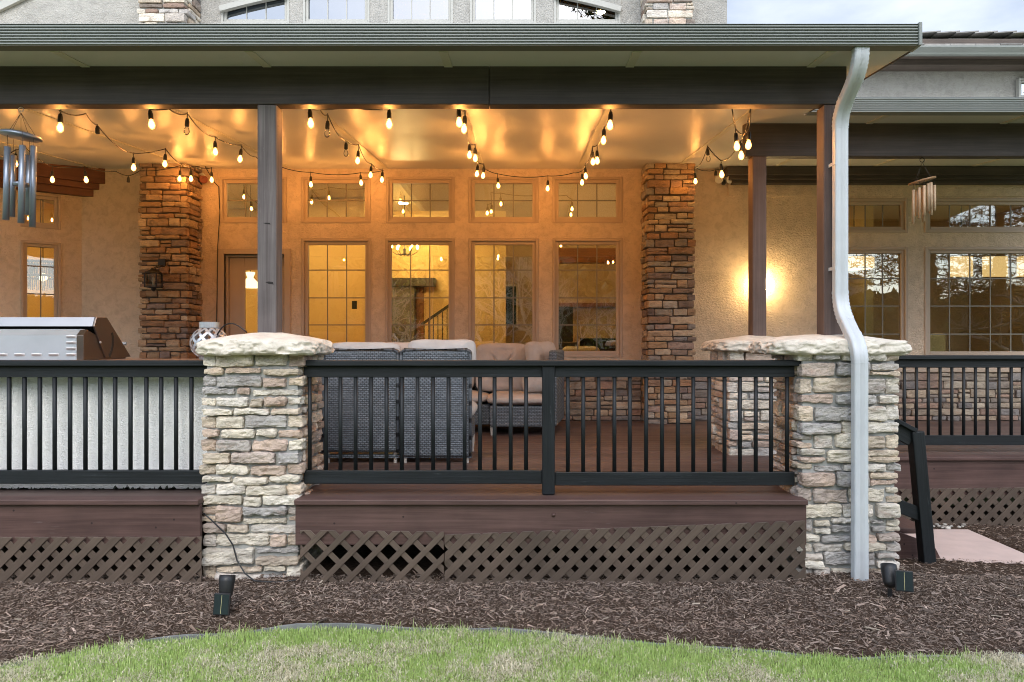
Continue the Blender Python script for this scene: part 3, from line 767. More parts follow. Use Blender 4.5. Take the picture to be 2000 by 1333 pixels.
# ================================================================== patio cover
SL = .081; Z0 = 3.081; YB = 5.22
def ceil_z(Y): return Z0 + SL*(Y-YB)
YW = 9.85
pc = thing('patio_cover', 'low sloped patio roof with ribbed sage gutter on dark timber beams and posts', 'patio roof', (0,5.28,1.1))
m = M()
def roof_slab(m, x0, x1, ya, yb, th=.075):
    v = []
    for (yy, dz) in ((ya,0),(yb,0),(ya,th),(yb,th)):
        for xx in (x0,x1): v.append((xx,yy,ceil_z(yy)+dz))
    m.add(v, [(0,2,3,1),(4,5,7,6),(0,1,5,4),(2,6,7,3),(0,4,6,2),(1,3,7,5)])
roof_slab(m, -7.2, 2.645, 4.868, YW-.01); roof_slab(m, 2.645, 7.5, 6.72, YW-.01)
m.build('roof_panel', MAT['ceiling'], pc)
m = M()
for k in range(-5, 6):
    x = -.53 + 1.32*k
    ya = 4.87 if x < 2.6 else 6.725
    for (xx, wd, dz) in ((x,.030,.008),):
        v = [(xx-wd,ya,ceil_z(ya)-dz),(xx+wd,ya,ceil_z(ya)-dz),(xx+wd,YW-.02,ceil_z(YW-.02)-dz),(xx-wd,YW-.02,ceil_z(YW-.02)-dz)]
        v2 = [(p[0]*1.0,p[1],p[2]+.02) for p in v]
        m.add(v+v2, [(0,1,2,3),(0,4,5,1),(1,5,6,2),(3,2,6,7),(0,3,7,4)])
m.build('panel_seams', MAT['seam'], pc)
def gutter(x0, x1, yf, yb, zb, zt, parent):
    # ribbed front face as one extruded profile
    n = 7; h = zt-zb; prof = [(yb,zb),(yf+.004,zb)]
    for k in range(n):
        a = zb + h*(k)/n; s_ = h/n
        prof += [(yf,a+s_*.12),(yf,a+s_*.55),(yf+.014,a+s_*.66),(yf+.014,a+s_*.95)]
    prof += [(yf,zt-.001),(yf+.006,zt+.004),(yf+.02,zt+.004),(yf+.02,zt-.012),(yf+.014,zb+.02),(yb,zb+.02)]
    m = M(); m.prism([(p[0],p[1]) for p in prof], x0, x1, 'yz'); return m.build('gutter', MAT['gutter'], parent)
gutter(-7.2, 2.64, 4.765, 4.866, 3.052, 3.188, pc)
gutter(2.66, 7.5, 6.615, 6.72, 3.197, 3.331, pc)
m = M(); m.box((-7.2,4.772,3.047),(2.64,4.864,3.0505)); m.build('gutter_underside', MAT['gutter_dark'], pc)
m = M(); m.box((2.641,4.755,3.045),(2.662,4.88,3.197)); m.build('gutter_end_cap', MAT['gutter'], pc, bevel=.002)
m = M()
v = [(2.646,4.882,ceil_z(4.882)-.004),(2.660,4.882,ceil_z(4.882)-.004),(2.660,6.60,ceil_z(6.60)-.004),(2.646,6.60,ceil_z(6.60)-.004)]
m.add(v+[(p[0],p[1],p[2]+.10) for p in v], [(0,1,2,3),(7,6,5,4),(0,4,5,1),(1,5,6,2),(2,6,7,3),(3,7,4,0)]); m.build('side_flashing', MAT['beam'], pc)
board('beam', (-7.2,5.22,2.805),(-.235,5.335,3.097), MAT['beam'], pc, .006); board('beam', (-.232,5.221,2.805),(2.372,5.335,3.097), MAT['beam'], pc, .006)
board('beam', (2.215,7.07,2.907),(7.5,7.185,3.25), MAT['beam'], pc, .006)
def post(x, y, z0, z1, mat): 
    m = M(); m.box((x-.07,y-.07,z0),(x+.07,y+.07,z1)); return m.build('post', mat, pc, bevel=.010)
post(-1.853,5.288,1.10,2.803, MAT['post']); post(2.275,5.288,1.08,2.803, MAT['redpost']); post(2.348,7.13,1.06,2.905, MAT['redpost'])
# two open checks in the front face of the weathered post
kn = M()
for (px_, py_, w_, h_) in ((521,437,.055,.012),(526,553,.062,.020)):
    x = PX(px_,5.217); z = PZ(py_,5.217)
    kn.add([(x-w_/2,5.2165,z+h_*.3),(x-w_*.1,5.2165,z-h_*.3),(x+w_/2,5.2165,z-h_*.6),(x+w_*.42,5.2165,z+h_*.35),(x-w_*.05,5.2165,z+h_*.5),
            (x-w_/2,5.219,z+h_*.3),(x-w_*.1,5.219,z-h_*.3),(x+w_/2,5.219,z-h_*.6),(x+w_*.42,5.219,z+h_*.35),(x-w_*.05,5.219,z+h_*.5)],
           [(0,1,2,3,4)]+[(i,i+5,(i+1)%5+5,(i+1)%5) for i in range(5)])
kn.build('knot_checks', m_plain('dark_knot', (.015,.012,.011), .9), pc)

# downspout
ds = thing('downspout', 'white ribbed metal downspout bending round the corner post and capstone', 'downspout', (2.285,4.84,-.6))
def pipe(path, w_=.096, d_=.066, name='pipe', corr=0.0):
    s = M(); ring = []
    n = 40; pts = []
    for k in range(n):
        g = 2*math.pi*k/n; c, sn = math.cos(g), math.sin(g); kk = (abs(c)**8+abs(sn)**8)**(-1/8)
        x, y_ = w_/2*kk*c, d_/2*kk*sn
        if abs(sn)*kk > .93: y_ *= 1 + .13*math.cos(x/w_*2*math.pi*5)
        pts.append((x, y_))
    P = np.zeros((n, len(path), 3)); m_ = len(path)
    for j, p in enumerate(path):
        p = Vector(p); t = (Vector(path[min(j+1,m_-1)])-Vector(path[max(j-1,0)])).normalized()
        sd_ = Vector((1,0,0)); u = sd_.cross(t).normalized()
        if u.y > 0: u = -u
        kf = 1 + corr*(1 if j % 2 else -1)*(1 if 0 < j < m_-1 else 0)
        for i, (a, b_) in enumerate(pts): P[i,j] = p + sd_*a*kf + u*(-b_)*kf
    s.grid(P, True); o = s.build(name, MAT['white_metal'], ds)
    for pl in o.data.polygons: pl.use_smooth = True
    return o
X = 2.285
def arc(p0, p1, p2, n=12):
    p0, p1, p2 = Vector(p0), Vector(p1), Vector(p2); return [tuple(p0*(1-t)**2+p1*2*t*(1-t)+p2*t*t) for t in np.linspace(0,1,n)]
pipe(arc((X,4.825,3.05),(X,4.825,2.93),(X,4.93,2.855),18), .100,.070,'elbow',.04)
pipe([(X,4.93,2.855),(X,5.03,2.785)], .097,.066)
pipe(arc((X,5.03,2.785),(X,5.135,2.71),(X,5.135,2.60),18), .100,.070,'elbow',.04)
pipe([(X,5.135,2.61),(X,5.135,1.42)], .096,.066)
pipe(arc((X,5.135,1.44),(X,5.135,1.31),(X,5.03,1.21),18), .099,.069,'elbow',.04)
pipe([(X,5.03,1.21),(X,4.945,1.125)], .096,.066)
pipe(arc((X,4.945,1.125),(X,4.840,1.04),(X,4.840,.93),18), .099,.069,'elbow',.04)
pipe([(X,4.840,.94),(X,4.840,-.16)], .096,.066); pipe([(X,4.840,-.15),(X,4.838,-.585)], .099,.069)
m = M()
for z in (2.35, 1.60): m.box((X-.052,5.10,z-.012),(X-.048,5.21,z+.012)); 
m.build('strap', MAT['white_metal'], ds)

# ================================================================== house
hs = thing('house', 'stucco house with stone pilasters and tall gridded windows behind the patio', 'house', (0,YW,0))
def wall(m, x0, x1, z0, z1, y0, y1, openings, T=None):
    xs = sorted(set([x0,x1]+[v for o in openings for v in (o[0],o[1]) if x0 < v < x1])); zs = sorted(set([z0,z1]+[v for o in openings for v in (o[2],o[3]) if z0 < v < z1]))
    def hole(cx,cz): return any(o[0] < cx < o[1] and o[2] < cz < o[3] for o in openings)
    T = T or (lambda p: p)
    def q(*v): m.add([T(p) for p in v], [(0,1,2,3)])
    H = [[hole((xs[i]+xs[i+1])/2,(zs[j]+zs[j+1])/2) for j in range(len(zs)-1)] for i in range(len(xs)-1)]
    for i in range(len(xs)-1):
        for j in range(len(zs)-1):
            a,b_,c,d = xs[i],xs[i+1],zs[j],zs[j+1]
            if not H[i][j]:
                q((a,y0,c),(b_,y0,c),(b_,y0,d),(a,y0,d)); q((b_,y1,c),(a,y1,c),(a,y1,d),(b_,y1,d))
            else:
                if i == 0 or not H[i-1][j]: q((a,y0,c),(a,y1,c),(a,y1,d),(a,y0,d))
                if i == len(xs)-2 or not H[i+1][j]: q((b_,y0,c),(b_,y1,c),(b_,y1,d),(b_,y0,d))
                if j == 0 or not H[i][j-1]: q((a,y0,c),(b_,y0,c),(b_,y1,c),(a,y1,c))
                if j == len(zs)-2 or not H[i][j+1]: q((a,y0,d),(b_,y0,d),(b_,y1,d),(a,y1,d))
def window(x0, x1, z0, z1, y, cols, rows, fr=.085, glass='glass', trim='trim', T=None, rowz=None, parent=hs, lab=None):
    """frame (with two steps), grille and pane; outer size given; y = wall face"""
    T = T or Matrix.Identity(4)
    m = M()
    def ring(a0,a1,b0,b1,w_,ya,yb):
        m.box((a0,ya,b0),(a0+w_,yb,b1), mat=T); m.box((a1-w_,ya,b0),(a1,yb,b1), mat=T)
        m.box((a0+w_,ya,b0),(a1-w_,yb,b0+w_), mat=T); m.box((a0+w_,ya,b1-w_),(a1-w_,yb,b1), mat=T)
    ring(x0,x1,z0,z1,fr*.45,y-.012,y+.06); ring(x0+fr*.45,x1-fr*.45,z0+fr*.45,z1-fr*.45,fr*.55,y+.012,y+.075)
    w_ = m.build('window', MAT[trim], parent, bevel=.003, seg=1)
    gx0,gx1,gz0,gz1 = x0+fr-.002,x1-fr+.002,z0+fr-.002,z1-fr+.002
    m = M(); m.box((gx0,y+.046,gz0),(gx1,y+.050,gz1), mat=T); m.build('pane', MAT[glass], w_)
    m = M(); mw = .0075
    for k in range(1, cols): xx = gx0+(gx1-gx0)*k/cols; m.box((xx-mw,y+.039,gz0),(xx+mw,y+.0445,gz1), mat=T)
    zz_ = rowz if rowz else [gz0+(gz1-gz0)*k/rows for k in range(1,rows)]
    for zz in zz_: m.box((gx0,y+.037,zz-mw),(gx1,y+.0375,zz+mw), mat=T)
    if cols > 1 or zz_: m.build('grille', MAT['muntin'] if trim == 'trim' else MAT['trim_up'], w_)
    if lab: w_['label'] = lab
    return w_
def X9(p): return PX(p, YW)
def Z9(p): return PZ(p, YW)
LOW = [(589,725),(752,888),(915,1052),(1079,1216)]
UP = [(430,560)] + [(588,724),(754,888),(915,1052),(1079,1216)]
zlo, zhi = Z9(698), Z9(466); tlo, thi = Z9(436), Z9(346)
ops = [(X9(a),X9(b_),zlo,zhi) for a,b_ in LOW] + [(X9(a),X9(b_),tlo,thi) for a,b_ in UP]
DOOR = (X9(438),X9(556),.0,Z9(497)); ops.append(DOOR)
# right-hand openings
zr0, zr1 = Z9(699), Z9(483); tr0, tr1 = Z9(455), Z9(388)
RW = [(1612,1773),(1806,2110)]
opsR = [(X9(a),X9(b_),zr0,zr1) for a,b_ in RW] + [(X9(a),X9(b_),tr0,tr1) for a,b_ in RW]
XL = X9(160); XR = X9(1420)
m = M(); wall(m, XL, XR, -.4, 3.60, YW, YW+.2, ops); wall(m, XR, 7.6, -.4, 3.56, YW, YW+.2, opsR); m.build('wall', MAT['stucco'], hs)
m = M(); wall(m, XR, 7.6, 3.5605, 4.95, YW, YW+.2, []); m.build('wing_wall', MAT['stucco_up'], hs)
for i,(a,b_) in enumerate(LOW):
    window(X9(a),X9(b_),zlo,zhi,YW,3,4, glass='glass' if i < 1 else 'glass_mid', rowz=[Z9(635),Z9(582),Z9(527.5)])
for i,(a,b_) in enumerate(UP): window(X9(a),X9(b_),tlo,thi,YW,3,2, glass='glass_mid')
window(X9(1612),X9(1773),zr0,zr1,YW,4,4, glass='glass_wide', rowz=[Z9(653),Z9(598),Z9(544)]); window(X9(1806),X9(2110),zr0,zr1,YW,7,4, glass='glass_wide', rowz=[Z9(653),Z9(598),Z9(544)])
window(X9(1612),X9(1773),tr0,tr1,YW,4,1, glass='glass'); window(X9(1806),X9(2110),tr0,tr1,YW,7,1, glass='glass')
# raised stucco band on the right wall, and sill under the windows
m = M(); m.box((X9(1422),YW-.022,Z9(384)),(7.6,YW+.001,Z9(356))); m.build('trim_band', MAT['stucco'], hs, bevel=.004)
# patio door
x0,x1,_,z1 = DOOR
m = M(); 
for (a0,a1,b0,b1) in ((x0-.085,x0,0,z1+.075),(x1,x1+.085,0,z1+.075),(x0,x1,z1,z1+.075)): m.box((a0,YW-.02,b0),(a1,YW+.05,b1))
for (a0,a1,b0,b1) in ((x0,x0+.03,0,z1),(x1-.03,x1,0,z1),(x0+.03,x1-.03,z1-.03,z1)): m.box((a0,YW+.0505,b0),(a1,YW+.14,b1))
m.build('door_frame', MAT['trim'], hs, bevel=.004)
m = M(); dx0,dx1,dz1 = x0+.032,x1-.032,z1-.032; gx0,gx1,gz0,gz1 = X9(472),X9(548),.25,Z9(525)
for (a0,a1,b0,b1) in ((dx0,gx0,.01,dz1),(gx1,dx1,.01,dz1),(gx0,gx1,.01,gz0),(gx0,gx1,gz1,dz1)): m.box((a0,YW+.10,b0),(a1,YW+.145,b1))
for (a0,a1,b0,b1) in ((gx0-.03,gx0+.012,gz0,gz1+.03),(gx1-.012,gx1+.03,gz0,gz1+.03),(gx0+.012,gx1-.012,gz1-.012,gz1+.03)): m.box((a0,YW+.088,b0),(a1,YW+.0995,b1))
dr = m.build('door', MAT['trim'], hs, bevel=.003, seg=1)
m = M(); m.box((gx0,YW+.12,gz0),(gx1,YW+.125,gz1)); m.build('pane', MAT['glass'], dr)
# pilasters
lp = stone_pillar(hs, PX(272,9.42),PX(365,9.42),9.42,YW,.0,3.43,PAL_BROWN,.022,.010,'lr',MAT['stone_dark'],MAT['mortar_dark'],(.055,.12),(.12,.34),.010,name='stone_pilaster')
rp = stone_pillar(hs, PX(1265,9.40),PX(1357,9.40),9.40,YW,.0,3.43,PAL_BROWN+PAL_GREY,.022,.010,'lr',MAT['stone_dark'],MAT['mortar_dark'],(.055,.12),(.12,.34),.010,name='stone_pilaster')
# stone base course along the wall
def wains(x0, x1, zt, ylow=9.78):
    s = M(); c = M(); c.box((x0,ylow+.012,-.02),(x1,YW-.002,zt))
    for (a,b_) in courses(0, zt, .06, .12): stone_run(s,0,x0,x1,a,b_,ylow,.05,PAL_GREY,.010,.024,.009,(.14,.4))
    c.build('mortar', MAT['mortar_dark'], hs); s.build('stone_base', MAT['stone_dark'], hs)
    m = M(); m.box((x0,ylow-.035,zt+.001),(x1,YW-.002,zt+.055)); m.build('stone_sill', MAT['stone_dark'] if False else MAT['trim'], hs, bevel=.01)
wains(PX(365,9.42)+.02, x0-.09, .62); wains(x1+.09, PX(1265,9.4)-.02, .62); wains(PX(1357,9.4)+.02, 7.5, .66)
# upper storey
YU = 9.98
UW = [(432,565),(592,722),(757,885),(918,1047),(1082,1212)]
ulo = PZ(47, YU)
opu = [(PX(a,YU),PX(b_,YU),ulo,6.9) for a,b_ in UW]
m = M(); wall(m, -9, PX(1420,YU), 3.55, 9.0, YU, YU+.2, opu)
m.add([(PX(1420,YU),YU,3.55),(PX(1420,YU),16,3.55),(PX(1420,YU),16,9),(PX(1420,YU),YU,9)], [(0,1,2,3)])
m.build('upper_wall', MAT['stucco_up'], hs)
def arch_z(px): 
    t = (px-821)/395; return PZ(23,YU) + .40*(1-t*t)
for i,(a,b_) in enumerate(UW):
    xa, xb = PX(a,YU), PX(b_,YU)
    w_ = window(xa, xb, ulo, 6.9, YU, 3, 1, .07, 'glass_up', 'trim_up')
    # stucco infill above the arched head, and the arched head trim
    pts = [(PX(p,YU), arch_z(p)) for p in np.linspace(a, b_, 9)]
    m = M(); m.prism([(x_,z_) for x_,z_ in pts]+[(xb,6.95),(xa,6.95)], YU-.03, YU+.10); m.build('arch_infill', MAT['stucco_up'], hs)
    m = M()
    for k in range(8): m.bar((pts[k][0],YU-.035,pts[k][1]),(pts[k+1][0],YU-.035,pts[k+1][1]), .07,.075, up=(0,0,1))
    m.build('arch_trim', MAT['trim_up'], hs)
m = M(); m.box((PX(425,YU),YU-.03,ulo-.06),(PX(1218,YU),YU,ulo-.001)); m.build('upper_sill', MAT['trim_up'], hs)
stone_pillar(hs, PX(270,9.55),PX(362,9.55),9.55,YU,3.5,6.6,PAL_GREY+PAL_PALE,.025,.010,'lr',MAT['stone'],MAT['mortar'],(.06,.13),(.14,.36),.012,name='stone_pilaster')
stone_pillar(hs, PX(1262,9.55),PX(1354,9.55),9.55,YU,3.5,6.6,PAL_GREY+PAL_PALE,.025,.010,'lr',MAT['stone'],MAT['mortar'],(.06,.13),(.14,.36),.012,name='stone_pilaster')
m = M(); m.bar((PX(-60,YU-.03),YU-.03,PZ(45,YU)),(PX(60,YU-.03),YU-.03,PZ(-12,YU)), .05,.10); m.build('rake_trim', MAT['trim_up'], hs)
# right wing eave, gutter and shingled roof
XE = PX(1425,9.8)
for k,(za,zb,yf) in enumerate(((Z9(140),Z9(128),9.62),(Z9(128.5),Z9(116.5),9.52),(Z9(117),Z9(103),9.40))):
    m = M(); m.box((XE,yf,za+.001*k),(7.8,YW+.05,zb)); m.build('eave_board', MAT['eave'], hs, bevel=.006)
m = M(); zg0,zg1 = PZ(104.5,9.3),PZ(91,9.3)
m.prism([(9.40,zg0),(9.335,zg0),(9.325,zg0+.025),(9.28,zg0+.06),(9.275,zg1-.02),(9.268,zg1-.018),(9.268,zg1),(9.40,zg1)], XE, 7.8, 'yz'); m.build('eave_gutter', MAT['gutter'], hs)
m = M()
for k in range(12):
    ya = 9.27+.19*k; za = zg1+.006+.0855*k; x = XE-.2+random.uniform(0,.2)
    while x < 7.8:
        w_ = random.uniform(.28,.36); j = random.uniform(-.006,.006)
        v = [(x,ya,za+j),(x+w_-.006,ya,za+j),(x+w_-.006,ya+.24,za+.100+j),(x,ya+.24,za+.100+j)]
        c = random.uniform(.65,1.3)
        m.add(v+[(p[0],p[1],p[2]+.022) for p in v], [(3,2,1,0),(4,5,6,7),(0,1,5,4),(1,2,6,5),(2,3,7,6),(3,0,4,7)], None, (c,c*.98,c*.96)); x += w_
m.build('wing_roof', MAT['shingle'], hs)
m = M()
for k in range(16):
    x = 4.75+.3*k; z = 5.96
    if True: m.bar((x,11.42,z-.012),(x+.36,11.42,z+.014), .26,.018, tint=g3(random.uniform(.9,1.6)))
m.build('ridge_caps', MAT['shingle'], hs)
window(PX(1983,YW),PX(2080,YW),Z9(196),Z9(157),YW-.065,2,1,.05,'glass_mid','trim_up')
# bay on the left (45-degree wall) with two narrow windows and a stepped red header
P0 = Vector((XL,YW,0)); bd = Vector((-1.0,-.8,0)).normalized()
TB = Matrix(((bd.x*-1, bd.y*1, 0, 0),(bd.y*-1, -bd.x*1, 0, 0),(0,0,1,0),(0,0,0,1)))
# local x: from far left (negative) to corner (0); local +y: into the house
TB = Matrix.Translation(P0) @ Matrix(((-bd.x, bd.y, 0, 0),(-bd.y, -bd.x, 0, 0),(0,0,1,0),(0,0,0,1)))
def bay_x(px):
    k = (px-VX)/F; t = (k*P0.y-P0.x)/(bd.x-k*bd.y); return -t
def bay_z(py, px):
    t = -bay_x(px); Y = P0.y+bd.y*t; return PZ(py, Y)
ba, bb = bay_x(40), bay_x(119)
bw = [(ba,bb,bay_z(446,80),bay_z(378,80)),(ba,bb,.4,bay_z(472,80))]
m = M(); wall(m, -3.2, 0, -.4, 3.6, 0, .2, bw, lambda p: tuple(TB @ Vector(p))); m.build('bay_wall', MAT['stucco'], hs)
for (a,b_,c,d) in bw: window(a,b_,c,d,0,2,1 if d > 3 else 2,.075,'glass','trim',TB, rowz=None if d > 3 else [d-.33,d-.70])
zt_ = ceil_z(9.4)-.02
for k,(za,zb,dp,ext) in enumerate(((bay_z(348,60),bay_z(318,60)+.06,.20,.42),(bay_z(360,60),bay_z(347,60),.15,.34),(bay_z(374,60),bay_z(359,60),.10,.27))):
    m = M(); m.box((-3.2,-dp,za),(ext-.1,-.001,zb-.002), mat=TB); m.build('header_beam', MAT['cedar'], hs, bevel=.005)
# dark stepped header over the right windows
for k,(ya,yb,yf,xa) in enumerate(((325,341,9.60,1421),(341,350,9.66,1426),(350,359,9.72,1431))):
    m = M(); m.box((PX(xa,yf),yf,PZ(yb,yf)),(7.6,YW-.023,PZ(ya,yf)-.001)); m.build('header_beam', MAT['beam'], hs, bevel=.005)

# ---------------------------------------------------------------- interior of the house
def quadbox(name, lo, hi, mat, bev=0): return board(name, lo, hi, mat, hs, bev)
quadbox('interior_floor', (-9,YW+.2,-.12),(9,16,-.02), MAT['floorwood'])
quadbox('interior_wall', (-9,15.8,-.1),(2.95,16,6.5), MAT['beigepaint'])
quadbox('interior_ceiling', (-9,YW+.2,3.62),(-1.95,16,3.75), MAT['ceilpaint'])
quadbox('interior_ceiling', (-1.95,YW+.2,6.7),(2.95,16,6.85), MAT['ceilpaint'])
quadbox('interior_wall', (-2.05,YW+.2,3.75),(-1.95,16,6.7), MAT['beigepaint'])
quadbox('interior_wall', (2.72,YW+.2,-.1),(2.82,16,9), MAT['beigepaint'])
# kitchen walls behind the first window and the door
quadbox('interior_wall', (-4.2,12.6,-.1),(-2.62,12.75,3.6), MAT['wallpaint'])
quadbox('interior_wall', (-2.62,11.9,-.1),(-2.24,12.05,3.6), MAT['wallpaint'])
quadbox('interior_wall', (-2.62,12.05,-.1),(-2.56,12.7,3.6), MAT['wallpaint'])
quadbox('interior_wall', (-9,13.6,-.1),(-4.2,13.75,3.6), MAT['wallpaint'])
quadbox('interior_wall', (-2.8,13.9,2.15),(-1.88,14.0,3.62), MAT['wallpaint']); quadbox('interior_wall', (-1.88,13.9,-.1),(-.3,14.0,3.62), MAT['wallpaint'])
quadbox('interior_door', (-2.07,13.92,-.02),(-1.89,13.99,2.14), MAT['doorwood'])
quadbox('interior_wall', (-.3,14.4,-.1),(2.72,14.5,3.1), MAT['beigepaint'])
# right room
quadbox('interior_wall', (2.82,13.8,-.1),(9,13.95,3.4), MAT['beigepaint']); quadbox('interior_ceiling', (2.82,YW+.2,3.40),(9,13.95,3.5), MAT['ceilpaint'])
quadbox('interior_wall', (8.6,YW+.2,-.1),(8.7,13.8,3.4), MAT['beigepaint']); quadbox('interior_wall', (5.55,11.6,-.1),(5.7,13.8,3.4), MAT['wallpaint'])
quadbox('interior_wall', (-12,8.0,-.1),(-8.6,13.6,3.6), MAT['wallpaint']); quadbox('interior_ceiling', (-8.6,8.9,3.62),(-5.9,YW+.2,3.75), MAT['ceilpaint'])
quadbox('interior_floor', (-8.6,8.7,-.12),(-5.9,YW+.2,-.02), MAT['floorwood'])
quadbox('interior_chimney', (PX(760,13.7),13.7,-.1),(PX(809,13.7),13.88,2.14), m_stucco('grey_brown_brick', (.27,.22,.17), .3, 18, .9, .02))
quadbox('interior_lintel', (PX(760,13.7),13.66,2.145),(PX(850,13.7),13.89,2.30), MAT['darkwood'])
quadbox('interior_window', (PX(950,14.39),14.37,PZ(636,14.39)),(PX(1008,14.39),14.395,PZ(560,14.39)), m_plain('dark_green_pane', (.03,.045,.03), .2))
quadbox('interior_window_frame', (PX(946,14.39),14.385,PZ(640,14.39)),(PX(1012,14.39),14.398,PZ(556,14.39)), MAT['ceilpaint'])
quadbox('interior_beam', (PX(1086,13.9),13.7,PZ(515,13.9)),(PX(1215,13.9),13.95,PZ(488,13.9)), MAT['doorwood'])
# thermostat panel
quadbox('wall_intercom', (PX(687,11.86),11.87,PZ(604,11.86)),(PX(696.5,11.86),11.895,PZ(588,11.86)), MAT['darkwood'])
# furniture seen through the glass
def simple_sofa(label, x0, x1, y0, y1):
    t = thing('indoor_sofa', label, 'sofa', ((x0+x1)/2,(y0+y1)/2,0)); c = m_fabric('cream_upholstery', (.55,.45,.30))
    m = M(); m.box((x0,y0,.1),(x1,y1,.45)); m.build('seat', c, t, bevel=.05, seg=3)
    m = M(); m.box((x0,y0,.451),(x1,y0+.25,1.0)); m.build('backrest', c, t, bevel=.09, seg=4)
    for xx in (x0-.18,x1): m = M(); m.box((xx,y0,.05),(xx+.18,y1,.68)); m.build('armrest', c, t, bevel=.07, seg=4)
simple_sofa('cream rounded sofa seen through the two middle tall windows', -.75, .35, 11.2, 12.1)
simple_sofa('cream sofa deeper inside, seen through the third tall window', .7, 1.35, 12.2, 13.0)
fp = thing('fireplace', 'beige fireplace with dark opening seen through the rightmost tall window', 'fireplace', (1.35,14.2,0))
m = M(); wall(m, .75, 2.3, 0, 1.75, 14.05, 14.39, [(1.15,1.95,.15,1.15)]); m.build('surround', MAT['beigepaint'], fp)
m = M(); m.box((.68,13.95,1.76),(2.38,14.39,1.84)); m.build('mantel', MAT['doorwood'], fp, bevel=.01)
m = M(); m.box((1.15,14.37,.15),(1.95,14.385,1.15)); m.build('firebox', MAT['darkwood'], fp)
tv = thing('television', 'black television standing beside the indoor fireplace', 'television', (.82,13.4,.5))
m = M(); m.box((.66,13.42,1.08),(.97,13.45,1.74)); m.build('screen', MAT['darkwood'], tv, bevel=.01)
m = M(); m.box((.62,13.3,.02),(1.05,13.6,1.07)); m.build('stand', MAT['darkwood'], tv, bevel=.01)
srl = thing('stair_balustrade', 'dark iron stair balustrade seen through the second tall window', 'balustrade', (-1.4,13.3,0))
m = M(); m.bar((-1.85,13.3,1.40),(-1.05,13.3,1.95), .05,.05); m.build('handrail', MAT['darkwood'], srl)
for k in range(9):
    x = -1.8+.085*k; m = M(); m.cyl((x,13.3,.02),(x,13.3,1.40+.6875*(x+1.85)-.03), .009, n=6); m.build('baluster', MAT['darkwood'], srl)
tb = thing('indoor_table', 'round brown table seen through the second tall window behind the chairs', 'table', (-1.15,11.2,0))
m = M(); m.lathe((-1.15,11.2,0), [(.5,.86),(.53,.88),(.53,.91),(.5,.92),(.001,.92)], 28); m.build('tabletop', MAT['doorwood'], tb)
m = M(); m.lathe((-1.15,11.2,0), [(.25,.0),(.07,.05),(.06,.5),(.10,.86)], 16); m.build('pedestal', MAT['doorwood'], tb)
# lamps inside
def downlights(pts, z, mat='down'):
    for (x,y_) in pts:
        t = thing('recessed_light', DL.pop(0), 'ceiling light', (x,y_,z), 'recessed lights indoors')
        m = M(); m.lathe((x,y_,z), [(.001,-.010),(.085,-.010),(.085,-.004),(.001,-.004)], 16); m.build('lamp', MAT[mat], t)
        m = M(); m.lathe((x,y_,z), [(.086,-.012),(.11,-.012),(.11,-.001),(.086,-.001),(.086,-.012)], 16); m.build('trim_ring', MAT['white_metal'], t)
DL = ['recessed light in the kitchen ceiling behind the patio door', 'recessed light in the kitchen ceiling nearer the bay window', 'recessed light above the hall seen through the first tall window',
      'recessed light in the high ceiling, seen in the upper window with the pine reflection', 'recessed light in the high ceiling, deep over the indoor stairs', 'recessed light in the high ceiling over the cream sofa',
      'recessed light in the right-hand room near the drum lamp', 'recessed light in the right-hand room over the wide window']
downlights([(-3.3,11.2),(-6.3,12.3),(-2.15,13.1)], 3.62); downlights([(1.35,12.2),(-.9,12.6),(.4,13.4)], 6.7, 'down_high'); downlights([(4.3,12.4),(7.0,11.8)], 3.40, 'down_dim')
Yp = 12.4; x, z = PX(790,Yp), PZ(492,Yp)
t = thing('chandelier', 'small lit chandelier high in the second tall window', 'chandelier', (x,Yp,z))
m = M(); m.cyl((x,Yp,z),(x,Yp,3.61), .008, n=6); m.lathe((x,Yp,z), [(.001,-.07),(.03,-.05),(.02,0),(.03,.05),(.001,.06)], 12)
for k in range(6):
    g = k*math.pi/3+.2; c, sn = math.cos(g), math.sin(g); m.tube([(x,Yp,z-.03),(x+.12*c,Yp+.12*sn,z-.06),(x+.22*c,Yp+.22*sn,z),(x+.22*c,Yp+.22*sn,z+.05)], .007, 6)
m.build('frame', MAT['bronze'], t)
for k in range(6):
    g = k*math.pi/3+.2; c, sn = math.cos(g), math.sin(g); m = M(); m.lathe((x+.22*c,Yp+.22*sn,z+.051), [(.001,0),(.012,.01),(.016,.035),(.008,.06),(.001,.075)], 10); m.build('bulb', MAT['down'], t)
# kitchen pendant (white flared shade)
for k,(px_,lab) in enumerate(((489,'white flared pendant lamp lit behind the patio door'),(404,'second white flared pendant lamp further inside, left of the door glass'))):
    Yp = 11.6; x = PX(px_,Yp); z = PZ(562,Yp)
    t = thing('pendant_lamp', lab, 'pendant lamp', (x,Yp,z), 'white pendant lamps indoors')
    m = M(); m.lathe((x,Yp,z), [(.20,0),(.19,.03),(.09,.11),(.045,.16),(.075,.24),(.06,.25),(.001,.25)], 24); m.build('lamp_shade', MAT['shade_white'], t, smooth=True)
    m = M(); m.cyl((x,Yp,z+.25),(x,Yp,3.61), .006, n=6); m.build('cord', MAT['black'], t)
